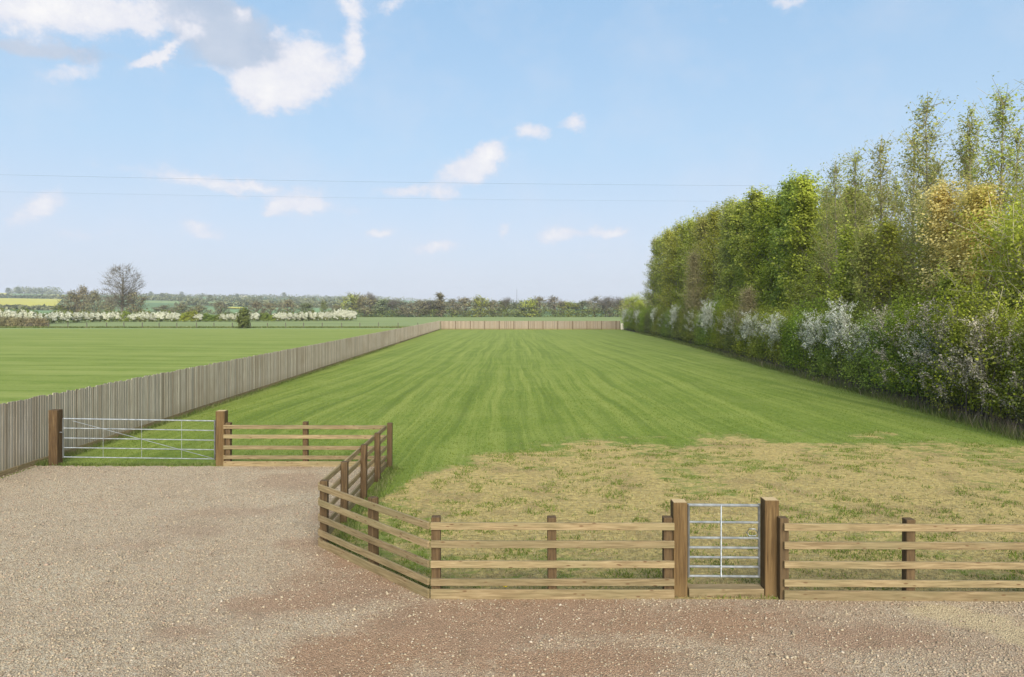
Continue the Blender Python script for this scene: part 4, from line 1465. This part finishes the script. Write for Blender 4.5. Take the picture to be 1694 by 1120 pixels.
GT = 'trees of the distant hedgerow past the crop field'
row = [(583, 488, 46, 'ft_olive', 'broad olive-brown tree at the open end of the distant tree row'), (603, 490, 40, 'ft_brown', 'rounded russet-brown tree beside the broad olive-brown one'),
       (614, 481, 26, 'bare_small', 'slim bare tree standing above the russet-brown tree'), (632, 497, 56, 'ft_green', 'wide fresh green tree next to the russet-brown one in the distant row'),
       (655, 500, 44, 'ft_green', None), (650, 491, 20, 'bare_small', None), (676, 503, 40, 'ft_brown', None), (694, 498, 36, 'ft_brown', None), (712, 494, 36, 'bare_small', None), (706, 500, 30, 'ft_brown', None), (718, 499, 36, 'ft_dark', None),
       (730, 486, 22, 'ft_tall', 'tall narrow grey-brown tree rising above the distant row beyond the fence corner'), (748, 497, 34, 'ft_brown', None), (770, 494, 44, 'ft_brown', None), (794, 492, 38, 'ft_olive', None),
       (816, 499, 36, 'ft_brown', None), (838, 490, 26, 'bare_small', None), (835, 499, 26, 'ft_dark', None), (853, 503, 40, 'ft_green', None), (876, 496, 40, 'ft_olive', None), (893, 493, 36, 'ft_brown', None), (918, 492, 40, 'ft_brown', None),
       (940, 500, 44, 'ft_olive', None), (962, 500, 40, 'ft_green', None), (984, 492, 36, 'ft_brown', None), (1002, 489, 30, 'bare_small', None), (1008, 500, 40, 'ft_brown', None), (1022, 488, 30, 'bare_small', None), (1034, 497, 40, 'ft_olive', None), (1052, 500, 44, 'ft_dark', None),
       (1076, 494, 44, 'ft_brown', None)]
nat = {'ft_olive': 11, 'ft_brown': 11, 'ft_green': 11, 'ft_dark': 11, 'bare_small': 12, 'ft_tall': 14}
wid = {'ft_olive': 8.4, 'ft_brown': 8.4, 'ft_green': 8.4, 'ft_dark': 8.4, 'bare_small': 9.5, 'ft_tall': 4.4}
desc = {'ft_olive': 'olive leafing tree in the distant row past the far fence', 'ft_brown': 'brown budding tree in the distant row past the far fence', 'ft_green': 'green bushy tree in the distant row past the far fence',
        'ft_dark': 'dark evergreen tree in the distant row past the far fence', 'bare_small': 'bare leafless tree standing in the distant row past the far fence'}
cnt_ = {}
word = {'ft_olive': 'olive', 'ft_brown': 'brown', 'ft_green': 'green', 'ft_dark': 'dark', 'bare_small': 'bare'}
for k_, (px, ty, wpx, kind, lab) in enumerate(row):
    cnt_[kind] = cnt_.get(kind, 0) + 1
    if not lab: lab = desc[kind].split(' in the')[0].split(' standing')[0] + f', {ORD[cnt_[kind] - 1]} {word[kind]} one of the distant row from its open end'
    Y = 372 + rng.uniform(-4, 10)
    H = EYE + (HZ - ty) * Y / F
    wd = wpx * Y / F * 1.12
    plant(kind, atx(px, Y), Y, (wd / wid[kind], wd / wid[kind], H / nat[kind]), rng.uniform(0, 6), lab or desc[kind], GT, rng.randrange(2))
# dense undergrowth between their trunks
rg = np.random.RandomState(77)
k = 9000
xs_ = rg.uniform(atx(566, 370), atx(1100, 370), k)
ys_ = 369 + rg.uniform(-2, 5, k)
zs_ = rg.rand(k) ** 1.2 * (3.2 + 2.0 * vnoise(xs_ / 6, xs_ * 0, 3, 2))
tag(link('undergrowth', quads('undergrowth', leafquads(np.stack([xs_, ys_, zs_], 1), .55, rg, .3, .8), M['leaf_dark'])), 'dark undergrowth filling the foot of the distant tree row', 'undergrowth', kind='stuff')

# thicket behind the white hedge on the meadow side
GK = 'thicket behind the white hedge'
for (px, ty, wpx, kind, lab, Y) in ((118, 484, 34, 'ft_brown', 'brown twiggy tree at the outer end of the thicket', 300), (138, 477, 34, 'ft_brown', 'tallest brown twiggy tree of the thicket', 302), (156, 483, 30, 'ft_brown', 'brown twiggy tree of the thicket nearest the lone oak', 300),
                                  (100, 506, 40, 'ft_dark', 'low dark green tree below the yellow field', 300), (180, 496, 34, 'ft_brown', 'brown scrub tree at one side of the lone oak trunk', 280), (222, 482, 40, 'ft_brown', 'brown scrub tree half inside the crown of the lone oak', 284),
                                  (270, 506, 44, 'ft_brown', 'low brown scrub past the lone oak', 300), (300, 505, 46, 'ft_brown', 'low brown scrub in the middle of its clump', 300), (328, 507, 44, 'ft_brown', 'low brown scrub at the far side of its clump', 300),
                                  (365, 500, 34, 'ft_brown', None, 330), (425, 500, 34, 'ft_brown', None, 330), (448, 502, 34, 'ft_brown', None, 330), (476, 498, 34, 'ft_brown', None, 330), (505, 503, 30, 'ft_dark', None, 335), (536, 500, 15, 'ft_dark', None, 335), (556, 506, 30, 'ft_brown', None, 330)):
    H = EYE + (HZ - ty) * Y / F
    wd = wpx * Y / F * 1.1
    plant(kind, atx(px, Y), Y, (wd / wid[kind], wd / wid[kind], H / nat[kind]), rng.uniform(0, 6), lab or ('dark small tree standing behind the white blossom hedge' if kind == 'ft_dark' else 'brown budding tree standing behind the white blossom hedge'), GK, rng.randrange(2))


# hillside hedgerows and skyline woods: masses too far off to count
def far_wood(name, spec, lab):
    rg = np.random.RandomState(len(lab) + 3)
    L = []
    for (px0, Y0, px1, Y1, cnt, hh, ww) in spec:
        for k_ in range(cnt):
            u = (k_ + rg.rand()) / cnt
            Y = Y0 + (Y1 - Y0) * u
            X = atx(px0 + (px1 - px0) * u, Y)
            h_ = hh * rg.uniform(.45, 1.25); w_ = ww * rg.uniform(.6, 1.2)
            n_ = 34
            d = nrm(rg.normal(size=(n_, 3))) * rg.uniform(.4, 1, (n_, 1)) ** .5
            P = d * np.array([w_ / 2, w_ / 2, h_ / 2]) + np.array([X, Y + rg.normal(0, 5), h_ * .48])
            P[:, 2] += hz(X, Y)
            L.append(P)
    P = np.concatenate(L)
    tag(link(name, quads(name, leafquads(P, 3.0, rg, .3, .8), M['far_green'])), lab, 'woodland', kind='stuff')


far_wood('skyline_woods', [(-40, 2260, 640, 2260, 170, 13, 26), (560, 2200, 900, 2240, 60, 10, 24), (120, 2150, 260, 2150, 30, 12, 24), (20, 1900, 90, 1950, 40, 22, 30), (30, 1800, 100, 1840, 40, 18, 28)], 'dark woods and hedges along the far skyline')
far_wood('hillside_hedgerows', [(84, 1150, 330, 1180, 60, 6, 16), (240, 1500, 620, 1440, 90, 7, 18), (230, 1150, 560, 1080, 70, 7, 16), (300, 820, 600, 800, 60, 6, 14), (-40, 600, 120, 610, 40, 3, 10), (330, 1900, 620, 1850, 70, 9, 20),
                               (-60, 1180, 100, 1200, 50, 7, 16), (420, 1100, 380, 1800, 26, 8, 16), (520, 1000, 490, 1500, 22, 9, 16), (250, 1300, 300, 1900, 22, 8, 16), (600, 1100, 900, 1100, 60, 8, 16)], 'hedgerows and small trees dividing the hillside fields')
GF = 'single trees on the far hillside'
for (px, Y, H) in ((545, 1500, 15), (480, 1300, 14), (300, 1850, 20), (348, 1250, 16), (392, 1700, 18), (430, 1250, 14), (470, 1900, 24), (520, 1250, 14), (268, 1400, 16), (250, 1850, 18), (560, 1250, 16), (590, 1350, 14), (30, 1750, 26), (14, 1700, 22), (70, 1850, 20)):
    X = atx(px, Y)
    plant('ft_dark', X, Y, (H / 11 * .95, H / 11 * .95, H / 17), rng.uniform(0, 6), 'small dark tree standing alone on the far hillside fields', GF, rng.randrange(2))


# farm buildings far off
def house(px, Y, L, D, H, wallm, roofm, lab, rz=0.0):
    X = atx(px, Y)
    r = empty('farm_building', (X, Y, hz(X, Y) - .6), rz, lab, 'building')
    link('wall', box_mesh('wall', L, D, H, wallm, 0, 'base'), None, r)
    e = .8
    V = [(-L / 2 - e, -D / 2 - e, H - .2), (L / 2 + e, -D / 2 - e, H - .2), (L / 2 + e, D / 2 + e, H - .2), (-L / 2 - e, D / 2 + e, H - .2), (-L / 2 - e, 0, H + D * .38), (L / 2 + e, 0, H + D * .38)]
    me = bpy.data.meshes.new('roof')
    me.from_pydata(V, [], [(0, 1, 5, 4), (2, 3, 4, 5), (1, 2, 5), (3, 0, 4), (0, 3, 2, 1)])
    link('roof', me, roofm, r)
    for k_ in range(max(2, int(L / 5))):
        link('window', box_mesh('window', 1.1, .12, 1.3, M['bark_dark'], 0), None, r, (-L / 2 + 2.5 + k_ * (L - 5) / max(1, int(L / 5) - 1), -D / 2 - .03, H * .55))


house(99, 2080, 46, 18, 6, M['pale'], M['slate'], 'long grey-roofed barn on the far skyline above the yellow fields')
house(403, 1950, 20, 10, 7, M['pale'], M['slate'], 'small white farmhouse among trees on the far hillside', .2)

# radio mast
X = atx(855, 1700)
z0 = hz(X, 1700)
mast = empty('radio_mast', (X, 1700, z0), 0, 'slender radio mast rising above the distant tree row', 'mast')
ztop = EYE + (HZ - 478) * 1700 / F
hh = ztop - z0
for (ax, ay) in ((-1, -1), (1, -1), (0, 1)):
    link('leg', tube('leg', [(ax * 1.0, ay * 1.0, 0), (ax * .4, ay * .4, hh)], .30, M['mast'], 5), None, mast)
A, B = [], []
for k_ in range(12):
    za, zb = hh * k_ / 12, hh * (k_ + 1) / 12
    wa_, wb_ = 1 - .6 * k_ / 12, 1 - .6 * (k_ + 1) / 12
    for (p, q_) in (((-1, -1), (1, -1)), ((1, -1), (0, 1)), ((0, 1), (-1, -1))):
        A.append((p[0] * wa_, p[1] * wa_, za)); B.append((q_[0] * wb_, q_[1] * wb_, zb))
link('lattice', quads('lattice', prisms(A, B, [.12] * len(A), [.12] * len(A), 4)), M['mast'], mast)
link('aerial', tube('aerial', [(0, 0, hh), (0, 0, hh + 5)], .2, M['mast'], 5), None, mast)

# ------------------------------------------------------------------ haze
bmx = box_mesh('haze', 6100, 6100, 110, None, 0)
hm = bpy.data.materials.new('thin_haze')
hm.use_nodes = True
t = NT(hm.node_tree)
pv = t.node('ShaderNodeVolumePrincipled')
pv.inputs['Color'].default_value = (.86, .92, 1.0, 1)
pv.inputs['Density'].default_value = .00018
pv.inputs['Anisotropy'].default_value = 0.1
t.t.links.new(pv.outputs[0], t.node('ShaderNodeOutputMaterial').inputs['Volume'])
bmx.materials.append(hm)
tag(link('haze', bmx, None, None, (0, 0, 40)), 'thin pale haze over the far fields', 'haze', kind='stuff')
print('done')
